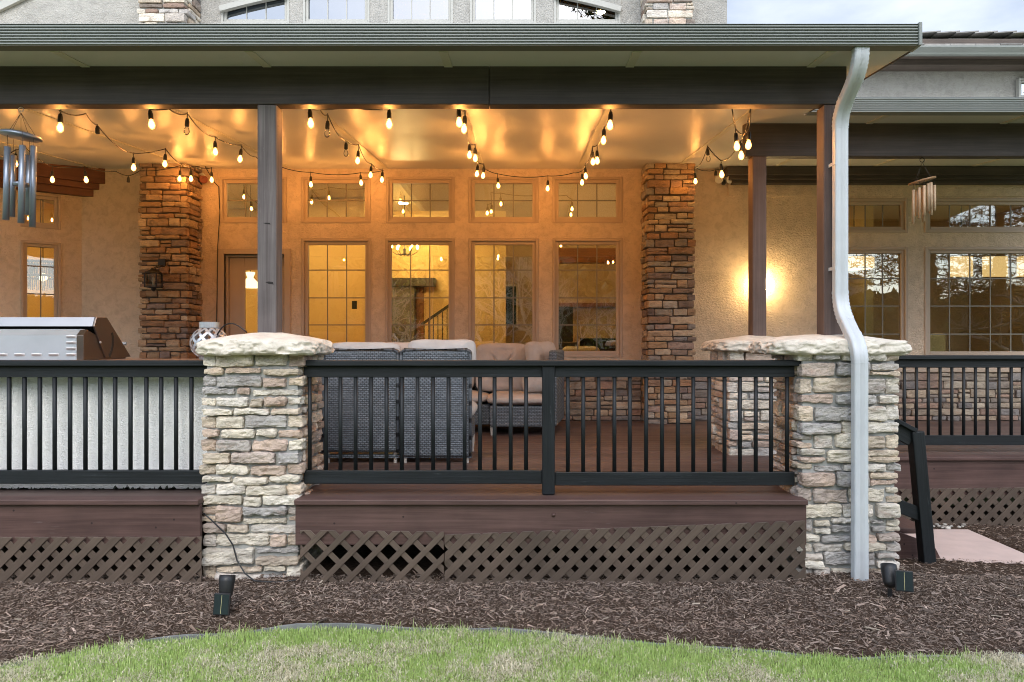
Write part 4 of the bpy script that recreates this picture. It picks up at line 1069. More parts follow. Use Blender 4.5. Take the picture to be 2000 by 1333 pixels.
# drum pendant in the right-hand room
Yp = 11.3; x = PX(1668,Yp)
t = thing('drum_pendant', 'round drum pendant lamp on a chain behind the narrow right-hand window', 'pendant lamp', (x,Yp,PZ(527,Yp)))
m = M(); m.lathe((x,Yp,0), [(.29,PZ(526,Yp)),(.29,PZ(504,Yp)),(.285,PZ(504,Yp)),(.285,PZ(526,Yp)),(.29,PZ(526,Yp))], 32); m.build('lamp_shade', MAT['shade'], t, smooth=True)
m = M(); m.lathe((x,Yp,0), [(.001,PZ(525,Yp)),(.283,PZ(525,Yp)),(.283,PZ(524.5,Yp)),(.001,PZ(524.5,Yp))], 32); m.build('diffuser', MAT['shade_white'], t)
m = M()
for zz in (PZ(527,Yp),PZ(504,Yp)): m.lathe((x,Yp,zz), [(.287,-.006),(.296,-.006),(.296,.006),(.287,.006),(.287,-.006)], 32)
m.build('shade_ring', MAT['bronze'], t)
m = M(); m.cyl((x,Yp,PZ(504,Yp)),(x,Yp,3.39), .007, n=6); m.lathe((x,Yp,3.39), [(.001,-.05),(.03,-.04),(.085,-.012),(.085,0)], 16); m.build('chain', MAT['bronze'], t)
# woven pendant behind the bay window
Yp = 10.2; x = PX(84,Yp)
t = thing('woven_pendant', 'two tier woven reed pendant lamp lit behind the narrow bay window', 'pendant lamp', (x,Yp,PZ(560,Yp)))
for (pa_,pb_,r_) in ((538,514,.30),(564,541,.36)):
    m = M()
    for k in range(90):
        g = 2*math.pi*k/90; za, zb = PZ(pa_,Yp), PZ(pb_,Yp); g2 = g+random.uniform(-.03,.03)
        m.bar((x+r_*math.cos(g),Yp+r_*math.sin(g),za+random.uniform(-.015,.01)),(x+r_*.96*math.cos(g2),Yp+r_*.96*math.sin(g2),zb), .011,.004, up=(math.cos(g),math.sin(g),0.01), tint=g3(random.uniform(.6,1.2)))
    m.lathe((x,Yp,PZ(pb_,Yp)), [(r_,-.02),(r_+.01,-.01),(r_,.012),(r_-.01,0),(r_,-.02)], 36)
    m.build('reed_tier', MAT['chime_wood'], t)
m = M(); m.lathe((x,Yp,PZ(542,Yp)), [(.001,-.06),(.05,-.03),(.055,0),(.03,.05),(.001,.06)], 14); m.build('bulb', MAT['shade_white'], t, smooth=True)
m = M(); m.cyl((x,Yp,PZ(515,Yp)),(x,Yp,3.61), .006, n=6); m.build('cord', MAT['black'], t)
# three square fabric shades of a bar lamp in the right room
Yp = 11.4
for (pa_,pb_,lab) in ((1861,1901,'square orange lamp shade glowing behind the wide right window, nearest its narrow neighbour'),(1926,1969,'square orange lamp shade glowing in the middle of the wide right window'),(1994,2036,'square orange lamp shade glowing at the right edge of the photo')):
    xa, xb = PX(pa_,Yp), PX(pb_,Yp); t = thing('square_pendant', lab, 'pendant lamp', ((xa+xb)/2,Yp,PZ(540,Yp)), 'square pendant lamps indoors')
    m = M(); w_ = xb-xa; m.box((xa,Yp,PZ(540,Yp)),(xb,Yp+.10,PZ(501,Yp))); m.build('lamp_shade', MAT['shade'], t, bevel=.004)
    m = M(); m.cyl(((xa+xb)/2,Yp+.05,PZ(501,Yp)),((xa+xb)/2,Yp+.05,3.39), .006, n=6); m.build('cord', MAT['black'], t)
cb = thing('dark_cabinet', 'tall dark framed cabinet behind the narrow right-hand window', 'cabinet', (4.75,12.4,0))
m = M(); wall(m, 4.6, 5.3, 0, 2.15, 12.4, 12.75, [(4.68,5.22,.6,2.06)]); m.build('frame', MAT['darkwood'], cb)
m = M(); m.box((4.68,12.72,.6),(5.22,12.735,2.06)); m.build('back_panel', MAT['floorwood'], cb)
bt = thing('indoor_bench', 'dark long table just inside the wide right window', 'table', (6.6,10.6,0))
m = M(); m.box((5.75,10.35,.66),(8.3,10.95,.72)); m.build('tabletop', MAT['darkwood'], bt, bevel=.01)
for xx in (5.85,8.15): 
    for yy in (10.42,10.85): m = M(); m.box((xx,yy,0),(xx+.07,yy+.07,.659)); m.build('leg', MAT['darkwood'], bt)
sc = thing('indoor_armchair', 'pale upright armchair back lit inside the wide right window', 'armchair', (7.2,11.6,0))
m = M(); m.box((6.35,11.8,.35),(7.0,11.95,1.22)); m.build('backrest', m_fabric('gold_upholstery', (.62,.46,.20)), sc, bevel=.04, seg=3)
m = M(); m.box((6.35,11.951,.3),(7.0,12.5,.5)); m.build('seat', m_fabric('gold_upholstery_seat', (.62,.46,.20)), sc, bevel=.04, seg=3)
for xx in (6.37,6.93):
    for yy in (11.82,12.43): m = M(); m.box((xx,yy,0),(xx+.05,yy+.05,.299)); m.build('leg', MAT['darkwood'], sc)

# ================================================================== wall lamps and floodlights
def carriage_lamp(px, Yf):
    x = PX(px,Yf); t = thing('wall_lantern', 'black unlit carriage lantern on the brown stone pilaster', 'wall lamp', (x,Yf,PZ(540,Yf)))
    z1, z0 = PZ(536,Yf), PZ(564,Yf); w_ = .075; yc = Yf-.15
    m = M(); m.box((x+.0,Yf-.03,PZ(522,Yf)),(x+.09,Yf-.002,PZ(506,Yf)))
    m.tube([(x+.05,Yf-.02,PZ(520,Yf)),(x+.05,Yf-.10,PZ(522,Yf)),(x+.02,yc,PZ(526,Yf)),(x,yc,PZ(531,Yf))], .014, 8)
    m.build('bracket', MAT['bronze'], t, bevel=.003)
    m = M(); m.lathe((x,yc,z1), [(.105,-.004),(.10,.01),(.04,.045),(.02,.07),(.001,.075)], 16); m.build('cap', MAT['bronze'], t)
    m = M()
    for (sx,sy) in ((-1,-1),(1,-1),(1,1),(-1,1)): m.box((x+sx*w_-.006,yc+sy*w_-.006,z0),(x+sx*w_+.006,yc+sy*w_+.006,z1))
    for zz in (z0,z1-.01):
        m.box((x-w_,yc-w_,zz),(x+w_,yc-w_+.008,zz+.01)); m.box((x-w_,yc+w_-.008,zz),(x+w_,yc+w_,zz+.01)); m.box((x-w_,yc-w_+.009,zz),(x-w_+.008,yc+w_-.009,zz+.01)); m.box((x+w_-.008,yc-w_+.009,zz),(x+w_,yc+w_-.009,zz+.01))
    m.lathe((x,yc,z0), [(.001,-.05),(.02,-.04),(.03,-.01),(.05,-.001)], 12); m.build('cage', MAT['bronze'], t)
    m = M(); m.box((x-w_+.008,yc-w_+.008,z0+.01),(x+w_-.008,yc+w_-.008,z1-.012)); m.build('glass', MAT['glass_clear'], t)
    m = M(); m.lathe((x,yc,z0+.02), [(.012,0),(.012,.05),(.022,.07),(.016,.10),(.001,.13)], 12); m.build('candle', MAT['leg'], t, smooth=True)
carriage_lamp(311, 9.42)
x = PX(1481,YW)+.02; z = PZ(556,YW)
t = thing('wall_sconce', 'lit wall sconce glowing behind the slim post beside the corner pillar', 'wall lamp', (x,YW,z))
m = M(); m.box((x-.06,YW-.02,z-.14),(x+.06,YW-.002,z+.14)); m.build('backplate', MAT['bronze'], t, bevel=.005)
m = M(); m.lathe((x,YW-.10,z), [(.001,-.085),(.055,-.08),(.062,0),(.055,.08),(.001,.085)], 18); m.build('lamp_shade', MAT['sconce'], t, smooth=True)
m = M(); m.tube([(x,YW-.02,z+.11),(x,YW-.10,z+.13),(x,YW-.10,z+.09)], .010, 8); m.build('arm', MAT['bronze'], t)
def floodlight(px, py, Y, lab, c0, c1):
    x, z = PX(px,Y), PZ(py,Y); t = thing('floodlight', lab, 'floodlight', (x,Y,z), 'motion floodlights under the eave')
    m = M(); m.lathe((x,Y,z), [(.001,0),(.055,0),(.055,.025),(.04,.035),(.001,.035)], 16, mat=Matrix.Rotation(R(90),4,'X')); m.build('base', MAT['white_metal'], t)
    for (dx,c,sx) in ((-.06,c0,-1),(.055,c1,1)):
        rot = Matrix.Rotation(R(115),4,'X') @ Matrix.Rotation(R(0),4,'Y'); rot = Matrix.Rotation(R(25*sx),4,'Z') @ rot
        m = M(); m.lathe((x+dx,Y-.07,z-.04), [(.001,-.06),(.025,-.06),(.035,-.02),(.055,.05),(.05,.052),(.001,.035)], 16, c, mat=rot); m.build('lamp_head', MAT['paint'], t, smooth=True)
    m = M(); m.box((x-.025,Y-.085,z-.12),(x+.025,Y-.03,z-.05), (.03,.03,.03)); m.build('sensor', MAT['paint'], t, bevel=.012)
floodlight(1411,346,YW-.002,'white twin motion floodlight under the eave beside the right stone pilaster',(.62,.58,.5),(.62,.6,.56))
floodlight(394,346,YW-.002,'twin floodlight with a red head beside the left stone pilaster',(.05,.03,.03),(.17,.06,.045))

# ================================================================== string lights
socket_me = None
def bulb_meshes():
    m = M(); m.lathe((0,0,0), [(.001,.004),(.010,.004),(.013,0),(.015,-.012),(.0175,-.02),(.0185,-.058),(.016,-.064),(.001,-.064)], 12)
    s = m.build('socket', MAT['black'], smooth=True)
    prof = [(.011,-.0645),(.013,-.071),(.019,-.084),(.0236,-.099),(.0244,-.109),(.0215,-.122),(.0135,-.133),(.005,-.138),(.001,-.139)]
    m = M(); m.lathe((0,0,0), prof, 14); nf = len(m.f)
    m.lathe((0,0,-.102), [(.001,-.021),(.008,-.018),(.0125,-.006),(.0125,.006),(.007,.019),(.001,.022)], 10); b1 = m.build('bulb', MAT['amber'], smooth=True)
    b1.data.materials.append(MAT['bulb'])
    for p in b1.data.polygons: p.material_index = 1 if p.index >= nf else 0
    m = M(); m.lathe((0,0,0), prof, 14); b2 = m.build('unlit_bulb', MAT['glass_clear'], smooth=True); b2.name = 'bulb_clear'
    r = (s.data, b1.data, b2.data)
    for o in (s,b1,b2): bpy.data.objects.remove(o)
    return r
SK, BL, BU = bulb_meshes()
def smooth_path(pts, per=7, sag=0.0):
    pts = [Vector(p) for p in pts]; out = []
    for i in range(len(pts)-1):
        p0 = pts[max(i-1,0)]; p1 = pts[i]; p2 = pts[i+1]; p3 = pts[min(i+2,len(pts)-1)]
        for k in range(per):
            t = k/per
            a = p1; d = (p2-p1)
            c = p1 + d*t; c.z -= sag*d.length*4*t*(1-t)
            out.append(c)
    out.append(pts[-1]); return out
def strand(label, seq):
    """seq: (px, py_of_cord, Y, py_of_bulb or None, state) state: 1 lit, 0 unlit clear bulb, -1 empty socket"""
    P = [(PX(a,Y),Y,PZ(b_,Y)) for (a,b_,Y,_,_) in seq]
    t = thing('string_lights', label, 'string lights', P[0], 'string lights under the patio roof')
    m = M(); m.tube(smooth_path(P, 7, .045), .0052, 6); m.build('cord', MAT['black'], t, smooth=True)
    org = Vector(P[0])
    for (a,b_,Y,c,stt) in seq:
        if c is None: continue
        x, zc, zb = PX(a,Y), PZ(b_,Y), PZ(c,Y)
        top = zb + .104
        if top > zc - .012: top = zc - .012
        so_ = bpy.data.objects.new('socket', SK); COL.objects.link(so_); so_.parent = t
        so_.location = Vector((x,Y,top)) - org; so_.rotation_euler = (random.uniform(-.08,.08), random.uniform(-.10,.10), 0)
        m = M(); m.tube([(x,Y,zc+.008),(x+random.uniform(-.004,.004),Y,(zc+top)/2),(x,Y,top)], .0042, 6); m.build('drop_wire', MAT['black'], t, smooth=True)
        if stt >= 0:
            bo = bpy.data.objects.new('bulb', BL if stt else BU); COL.objects.link(bo); bo.parent = so_
strand('string of lights zigzagging from the front beam by the chime to the left pilaster', [(116,217,5.45,None,0),(118,217,5.5,250,1),(168,222,6.0,None,0),(190,245,6.4,267,-1),(261,300,7.5,328,1),(323,291,7.7,321,1),(373,326,8.9,350,1),(413,328,9.35,352,1)])
strand('string of lights sagging along the red header of the bay window', [(-60,300,7.0,None,0),(0,306,7.2,None,0),(31,293,7.4,321,1),(47,285,7.6,None,0),(102,325,8.3,352,1),(166,326,8.4,352,1),(226,335,8.9,None,0),(251,344,9.1,363,-1),(273,334,9.25,None,0),(352,324,9.28,350,1),(390,325,9.4,None,0)])
strand('string of lights running behind the weathered front post to the first transoms', [(293,214,5.45,227,1),(330,213,5.5,None,0),(366,222,6.0,257,0),(420,268,7.0,298,1),(471,284,7.5,312,1),(500,307,8.2,None,0),(547,326,9.2,354,1),(607,337,9.45,361,1),(704,338,9.45,358,1),(749,333,9.6,None,0)])
strand('string of lights along the ceiling seam right of the weathered front post', [(760,212,5.45,243,1),(680,209,5.45,None,0),(605,212,5.45,236,1),(625,214,5.5,None,0),(640,224,6.0,262,0),(676,275,7.1,300,0),(700,283,7.5,315,1),(725,320,8.7,343,1),(747,331,9.2,352,1)])
strand('string of lights in a U between the two middle ceiling seams', [(896,210,5.45,224,1),(908,217,5.7,253,1),(917,281,7.2,302,1),(928,283,7.3,310,1),(933,318,8.6,341,1),(945,321,8.7,344,1),(950,332,9.2,None,0),(972,340,9.3,364,1),(1070,344,9.3,369,1),(1120,338,9.2,None,0),(1137,334,9.0,357,1),(1143,320,8.6,345,1),(1158,287,7.5,317,1),(1166,284,7.4,315,1),(1180,248,6.4,275,1),(1193,214,5.5,246,1)])
strand('short double loop of lights hanging from the front beam near the corner post', [(1430,214,5.45,None,0),(1437,252,5.7,287,1),(1450,263,5.85,None,0),(1463,252,5.7,284,1),(1466,214,5.45,None,0)])
strand('string of lights zigzagging from the corner post to the right pilaster', [(1465,216,5.5,None,0),(1447,276,6.2,305,1),(1408,314,7.3,342,1),(1382,286,7.5,311,0),(1357,326,9.1,355,1),(1380,334,9.4,None,0),(1398,331,9.6,349,-1),(1412,331,9.7,None,0)])
wc = M(); wc.tube(smooth_path([(X9(414),9.6,Z9(330)),(X9(420),9.80,Z9(356)),(X9(428),9.836,Z9(366)),(X9(430),9.836,Z9(420)),(X9(427),9.822,Z9(480)),(X9(426),9.822,Z9(560)),(X9(424),9.822,Z9(660)),(X9(425),9.80,.3)],4), .006, 6)
tag(wc.build('power_cord', MAT['black'], smooth=True), 'black power cord running down the stucco beside the patio door', 'cord')
gc = M(); gc.tube(smooth_path([(PX(398,4.93),4.93,PZ(1003,4.93)),(PX(415,4.92),4.92,PZ(1018,4.92)),(PX(440,4.92),4.92,PZ(1042,4.92)),(PX(455,4.92),4.92,PZ(1065,4.92)),(PX(463,4.91),4.91,PZ(1095,4.91)),(PX(478,4.88),4.88,PZ(1120,4.88)),(PX(497,4.85),4.85,PZ(1135,4.85)),(PX(540,4.85),4.85,PZ(1138,4.85)),(PX(580,4.87),4.87,PZ(1133,4.87))],4), .005, 6)
tag(gc.build('ground_cord', MAT['black'], smooth=True), 'thin black cable drooping down the stone pillar into the mulch', 'cord')

# ================================================================== wind chimes
Yc = 5.28; hx = PX(41,Yc)
t = thing('wind_chime', 'grey metal tube wind chime hanging from the front beam over the grill', 'wind chime', (hx,Yc,2.78))
rot = Matrix.Rotation(R(7),4,'Y'); dz = PZ(266,Yc); R_ = .138
m = M(); m.lathe((hx,Yc,dz), [(R_*.96,-.012),(R_,-.004),(R_*.93,.012),(R_*.5,.026),(.001,.030)], 32, mat=rot); m.build('disc', MAT['chime'], t, smooth=True)
m = M(); m.lathe((hx,Yc,2.785), [(.018,-.003),(.021,0),(.018,.003),(.015,0),(.018,-.003)], 16, mat=Matrix.Rotation(R(90),4,'X')); m.build('ring', MAT['silver'], t)
tub = [(14.5,287,430,-.03),(44,285,436,-.115),(66,286,444,-.02),(26,304,424,.09),(58,304,420,.10)]
m = M()
for (px_,a,b_,dy) in tub: m.cyl((PX(px_,Yc+dy),Yc+dy,PZ(a,Yc+dy)),(PX(px_,Yc+dy),Yc+dy,dz), .0015, n=5)
for (dx,dy) in ((-.11,.0),(.11,.0),(0,-.10),(0,.1)): m.cyl((hx+dx,Yc+dy,dz-.05*dx),(hx,Yc,2.76), .0016, n=5)
m.cyl((hx,Yc,2.76),(hx,Yc,2.55), .0014, n=5); m.build('cords', MAT['string'], t)
for (px_,a,b_,dy) in tub:
    Y = Yc+dy; o_ = (hash(px_) % 5 - 2)*.002
    m = M(); m.tube([(PX(px_,Y),Y,PZ(a,Y)),(PX(px_-3,Y),Y,PZ(b_,Y))], .0215, 16); o = m.build('tube', MAT['chime'], t)
    for pl in o.data.polygons: pl.use_smooth = len(pl.vertices) == 4
m = M(); m.lathe((hx,Yc,PZ(361,Yc)), [(.001,-.012),(.05,-.012),(.055,0),(.05,.012),(.001,.012)], 20); m.build('striker', MAT['chime'], t)
Yc = 7.12; hx = PX(1801,Yc)
t = thing('wind_chime', 'bamboo wind chime hanging from the dark beam of the set-back roof', 'wind chime', (hx,Yc,2.90))
m = M(); m.lathe((hx,Yc,2.882), [(.022,-.003),(.026,0),(.022,.003),(.018,0),(.022,-.003)], 14, mat=Matrix.Rotation(R(90),4,'X')); m.build('ring', MAT['bronze'], t)
dz = PZ(354,Yc); rot = Matrix.Rotation(R(-14),4,'Y')
m = M(); m.lathe((hx,Yc,dz), [(.122,-.008),(.127,0),(.122,.010),(.001,.012)], 28, mat=rot); m.build('disc', MAT['chime_wood'], t)
bt_ = [(1782,372,437,-.02),(1788,370,430,-.07),(1794,367,425,-.10),(1800,364,418,-.115),(1806,362,413,-.11),(1804,366,433,.0),(1812,362,423,-.06),(1818,364,416,.02),(1823,363,413,-.02),(1797,370,419,.06),(1812,364,410,.09)]
m = M()
for (px_,a,b_,dy) in bt_: m.cyl((PX(px_,Yc),Yc+dy,PZ(a,Yc)),(PX(px_,Yc),Yc+dy,dz+math.tan(R(14))*(PX(px_,Yc)-hx)), .0013, n=4)
for (dx,dy) in ((-.09,-.03),(.10,0),(0,.1),(.03,-.1)): m.cyl((hx+dx,Yc+dy,dz+.25*dx),(hx,Yc,2.86), .0014, n=4)
m.build('cords', MAT['string'], t)
for (px_,a,b_,dy) in bt_:
    x = PX(px_,Yc); za, zb = PZ(a,Yc), PZ(b_,Yc); m = M(); zn = zb+(za-zb)*random.uniform(.3,.7); c = random.uniform(.75,1.2)
    m.tube([(x,Yc+dy,za),(x,Yc+dy,zn+.012),(x,Yc+dy,zn),(x,Yc+dy,zn-.012),(x,Yc+dy,zb)], [.0135,.0130,.0150,.0130,.0135], 12, (c,c,c)); o = m.build('tube', MAT['bamboo'], t, smooth=True)

# ================================================================== counter, grill, lantern
ct = thing('stucco_counter', 'white stucco outdoor kitchen counter under the grill, behind the left railing', 'counter', (-3.6,5.7,0))
m = M(); m.box((-5.6,5.20,.004),(-1.95,6.18,.888)); m.build('base', MAT['stucco_white'], ct, bevel=.012)
m = M(); m.box((-5.63,5.17,.890),(-1.92,6.21,.930)); m.build('countertop', m_plain('brown_stone_top', (.24,.15,.11), .35, 0, .3, 30), ct, bevel=.006)
dm = M()
for k in range(160):
    x = rng.uniform(-4.2,-2.22); w_ = rng.uniform(.004,.02); h = abs(rng.normal(0,.006))*(1+1.2*math.exp(-((x+2.75)/.25)**2))+.004
    dm.add([(x-w_,5.1985,.004),(x+w_,5.1985,.004),(x+w_*.3,5.1985,.004+h),(x-w_*.4,5.1985,.004+h*.7)], [(0,1,2,3)])
dm.build('grime', m_plain('dark_grime', (.06,.07,.055), .95), ct)
gr = thing('grill', 'stainless steel barbecue grill seen from behind with louvred back panel', 'grill', (-4.2,5.85,.93))
GX = -3.42; x0 = -5.2; Yg = 5.60
def gz(p, Y=Yg): return PZ(p, Y)
m = M(); m.box((x0,Yg,.931),(GX-.055,Yg+.02,gz(655))); 
m.prism([(Yg,gz(655)+.001),(Yg+.045,gz(645)),(Yg+.055,gz(645)),(Yg+.02,gz(655)+.001)], x0, GX-.055, 'yz')
m.box((x0,Yg+.05,gz(645)),(GX-.04,Yg+.09,gz(643)))
bk = m.build('back_panel', MAT['steel_white'], gr, bevel=.002, seg=1)
def louvre(m, x, z, w_=.085, h=.024):
    P = np.zeros((13,7,3))
    for i in range(13):
        for j in range(7):
            u = i/12*2-1; v = j/6; e = max(0,1-abs(u)**4)
            P[i,j] = (x+u*w_/2, Yg-.020*e*math.sin(math.pi*min(1,v*.62+.0))*1.0, z-h/2+h*v)
    m.grid(P)
LM = m_plain('bright_louvre', (.74,.76,.77), .35, .3)
for px_, py_ in [(139,p) for p in (658,669.5,681,693)] + [(105-33.5*k,693) for k in range(8)]:
    m = M(); louvre(m, PX(px_,Yg), gz(py_)); m.build('louvre', LM, gr, smooth=True)
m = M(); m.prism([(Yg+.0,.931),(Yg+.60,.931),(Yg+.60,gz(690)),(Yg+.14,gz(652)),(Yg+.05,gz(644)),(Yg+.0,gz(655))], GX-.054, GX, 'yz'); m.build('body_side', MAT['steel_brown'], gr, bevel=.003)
m = M(); m.box((x0,Yg+.06,.931),(GX-.06,Yg+.58,1.10)); m.build('firebox', MAT['black'], gr)
hp = [(Yg+.125,gz(637)),(Yg+.155,1.272),(Yg+.30,1.275),(Yg+.66,.945),(Yg+.28,.945)]
def s_(p,c=.985): return p
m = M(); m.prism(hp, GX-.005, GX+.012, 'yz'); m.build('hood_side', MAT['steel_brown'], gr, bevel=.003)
m = M()
hz1 = [hp[0],hp[1],hp[2],hp[3]]
for i in range(3):
    a, b_ = hz1[i], hz1[i+1]; m.add([(x0,a[0],a[1]),(GX-.006,a[0],a[1]),(GX-.006,b_[0],b_[1]),(x0,b_[0],b_[1])], [(0,1,2,3)])
m.build('hood', MAT['steel'], gr)
m = M()
for k in range(9):
    a = k/8; yy = Yg+.33+.055*math.sin(a*2.4); zz = .95+.20*a
    if k: m.bar((GX+.0135,yp,zp),(GX+.0135,yy,zz), .022,.004, up=(1,0,0))
    yp, zp = yy, zz
m.build('slot', MAT['black'], gr)
m = M(); m.lathe((GX+.012,Yg+.20,1.07), [(.010,0),(.010,.008),(.001,.011)], 10, mat=Matrix.Rotation(R(90),4,'Y')); m.build('pivot_bolt', MAT['silver'], gr)
m = M(); m.cyl((x0,Yg+.70,1.06),(GX-.05,Yg+.70,1.06), .014, n=12); m.build('handle', MAT['silver'], gr)
lx, ly = PX(409,5.83), 5.83
t = thing('metal_lantern', 'round silver lantern of crossed metal bands on the counter behind the pillar cap', 'lantern', (lx,ly,.93))
zc_ = 1.065; rx, rz = .146, .135
m = M()
for s_n in (1,-1):
    for k in range(10):
        g0 = 2*math.pi*k/10; pts = []
        for i in range(15):
            u = -1+2*i/14; ph = u*1.18; g = g0+s_n*u*1.05
            pts.append((lx+rx*math.cos(ph)*math.cos(g), ly+rx*math.cos(ph)*math.sin(g), zc_+rz*math.sin(ph)))
        for i in range(14):
            c = Vector(pts[i])-Vector((lx,ly,zc_)); m.bar(pts[i], (Vector(pts[i+1])-Vector(pts[i]))*1.06+Vector(pts[i]), .022,.0022+.0004*(s_n>0), up=c.normalized())
m.build('bands', MAT['silver'], t)
m = M(); m.lathe((lx,ly,0), [(.075,1.185),(.078,1.19),(.078,1.235),(.074,1.235),(.074,1.19),(.075,1.185)], 28); m.lathe((lx,ly,0), [(.001,.932),(.075,.932),(.08,.945),(.07,.95),(.001,.95)], 28); m.build('collar', MAT['silver'], t)
m = M(); m.lathe((lx,ly,0), [(.001,.952),(.038,.952),(.038,1.06),(.001,1.065)], 18); m.build('candle', MAT['leg'], t)
m = M(); m.tube(arc((PX(424,5.72),5.72,PZ(655,5.72)),(PX(445,5.7),5.70,PZ(612,5.7)),(PX(482,5.66),5.66,PZ(650,5.66)),14), .006, 8); m.build('handle', MAT['black'], t, smooth=True)

# ================================================================== wicker furniture
def cushion(mesh, c, sx, sy, sz, tuft=(0,0), seed=0, mat=None, puff=.5, wr=.012):
    """pillow: superellipsoid sides with creases; tuft = number of pinched lines along local x"""
    nu, nv = 56, 28; P = np.zeros((nu,nv,3))
    for i in range(nu):
        for j in range(nv):
            a = -math.pi+2*math.pi*i/nu; b_ = -math.pi/2+math.pi*j/(nv-1)
            ca, sa, cb_, sb = math.cos(a), math.sin(a), math.cos(b_), math.sin(b_)
            f = lambda v, e: math.copysign(abs(v)**e, v)
            P[i,j] = (f(cb_,.38)*f(ca,.32), f(sb,.62), f(cb_,.38)*f(sa,.32))
    q = P.reshape(-1,3); sc_ = np.array([sx/2,sy/2,sz/2])
    pinch = np.ones(len(q))
    for k in range(tuft[0]):
        x = -1+2*(k+1)/(tuft[0]+1); pinch -= .50*np.exp(-((q[:,0]-x)/.055)**2)
    edge = np.clip(1-np.maximum(np.abs(q[:,0]),np.abs(q[:,2]))**4, 0, 1)
    q2 = q*sc_; q2[:,1] *= (.62+.38*edge)*pinch
    q2[:,2] *= (.94+.06*pinch) 
    q2 = q2 + wr*fnoise(q2*np.array([9,9,5])+seed*7.7, 3)[:,None]*np.array([.7,1,1])
    if mat is not None: q2 = np.array([mat.to_3x3() @ Vector(p) for p in q2])
    mesh.grid((q2+np.array(c)).reshape(nu,nv,3), True)
def wicker_slab(lo, hi, name, parent, bev=.03, tr=None):
    m = M(); m.box(lo, hi, axis=0, mat=tr); o = m.build(name, MAT['wicker'], parent, bevel=bev, seg=4)
    for pl in o.data.polygons: pl.use_smooth = False
    return o
def armchair(x0, x1, label, zb, arm=True, light=True):
    yb = 6.33; t = thing('wicker_chair', label, 'chair', ((x0+x1)/2,yb+.4,0), 'wicker chairs with their backs to the railing')
    wicker_slab((x0,yb,zb),(x1,yb+.10,1.012), 'backrest', t, .035)
    m = M(); 
    m.tube([(x0+.012,yb-.004,zb+.01),(x0+.012,yb-.004,.985),(x0+.04,yb-.004,1.008),(x1-.04,yb-.004,1.008),(x1-.012,yb-.004,.985),(x1-.012,yb-.004,zb+.01)], .014, 8); m.build('edge_braid', MAT['wicker'], t, smooth=True)
    wicker_slab((x0+.02,yb+.105,.16),(x1-.02,yb+.80,.36), 'seat_base', t, .02)
    if arm:
        for xx in (x0-.045, x1-.03): wicker_slab((xx,yb+.03,.08),(xx+.075,yb+.80,.62 if xx > x0 else .30), 'armrest', t, .025)
    first = None
    for (xx,yy) in ((x0+.02,yb+.05),(x1-.06,yb+.05),(x0+.02,yb+.72),(x1-.06,yb+.72)):
        m = M(); m.tube([(xx+.02,yy,.0),(xx+.02,yy,.17)], [.014,.022], 8); m.build('leg', MAT['leg'], t)
    m = M(); m.box((x0,yb+.03,.045),(x1,yb+.07,.075)); m.build('stretcher', MAT['wicker'], t)
    m = M(); cushion(m, ((x0+x1)/2,yb+.42,.435), (x1-x0)*1.06,.74,.16, (0,0), x0, Matrix(((1,0,0),(0,0,1),(0,1,0))).to_4x4(), wr=.006) if False else cushion(m, ((x0+x1)/2,yb+.44,.44), (x1-x0)*1.05,.17,.74, (0,0), x0, Matrix.Rotation(R(90),4,'X'), wr=.006)
    m.build('seat_cushion', MAT['cushion_light'], t, smooth=True)
    return t
def back_cushion(parent, x0, x1, y, zt, zbot, tuft, mat, seed, rz=0, rx=-8):
    m = M(); cushion(m, ((x0+x1)/2,y,(zt+zbot)/2), x1-x0, .20, zt-zbot, (tuft,0), seed, Matrix.Rotation(R(rz),4,'Z') @ Matrix.Rotation(R(rx),4,'X')); return m.build('back_cushion', mat, parent, smooth=True)
ya = 6.33
c1 = armchair(PX(629,ya),PX(779,ya),'left grey wicker chair with a flat pale cushion, back to the railing',.095)
back_cushion(c1, PX(640,6.5),PX(782,6.5),6.53,1.075,.74,1,MAT['cushion_light'],1.3)
c2 = armchair(PX(781,ya),PX(921,ya),'right grey wicker chair with a plump white cushion, back to the railing',.055, arm=False)
back_cushion(c2, PX(795,6.5),PX(929,6.5),6.54,1.098,.76,1,MAT['cushion_light'],4.1)
m = M(); cushion(m, (PX(785,6.75),6.80,.90), .40,.16,.34, (0,0), 9, Matrix.Rotation(R(-12),4,'X'))
tag(m.build('throw_pillow', MAT['cushion'], smooth=True), 'beige pillow peeping up between the two wicker chairs', 'pillow')
sf = thing('wicker_sofa', 'grey wicker sectional sofa with taupe tufted cushions facing the railing', 'sofa', (-.2,8.7,0))
wicker_slab((-.36,8.20,.10),(.34,9.05,.34), 'base', sf, .02); wicker_slab((-1.5,8.42,.10),(-.365,9.1,.34), 'base', sf, .02)
wicker_slab((-1.5,9.10,.10),(.30,9.20,.90), 'backrest', sf, .03)
wicker_slab((.345,8.25,.10),(.44,9.15,.98), 'side_panel', sf, .03, Matrix.Translation((.40,8.7,0)) @ Matrix.Rotation(R(-9),4,'Z') @ Matrix.Translation((-.36,-8.7,0)))
def seatc(x0,x1,y0,y1,mt,seed):
    m = M(); cushion(m, ((x0+x1)/2,(y0+y1)/2,.405), x1-x0,.15,y1-y0, (0,0), seed, Matrix.Rotation(R(90),4,'X'), wr=.004); m.build('seat_cushion', mt, sf, smooth=True)
seatc(-.40,.36,8.16,9.0,MAT['cushion'],2); seatc(-1.5,-.38,8.36,9.05,MAT['cushion'],3)
back_cushion(sf, -.57,.10,8.93,1.06,.46,2,MAT['cushion'],6.2); back_cushion(sf, -1.35,-.58,8.95,1.05,.46,2,MAT['cushion'],7.2)
back_cushion(sf, .04,.48,8.66,1.09,.52,1,MAT['cushion'],8.8,38,-14)
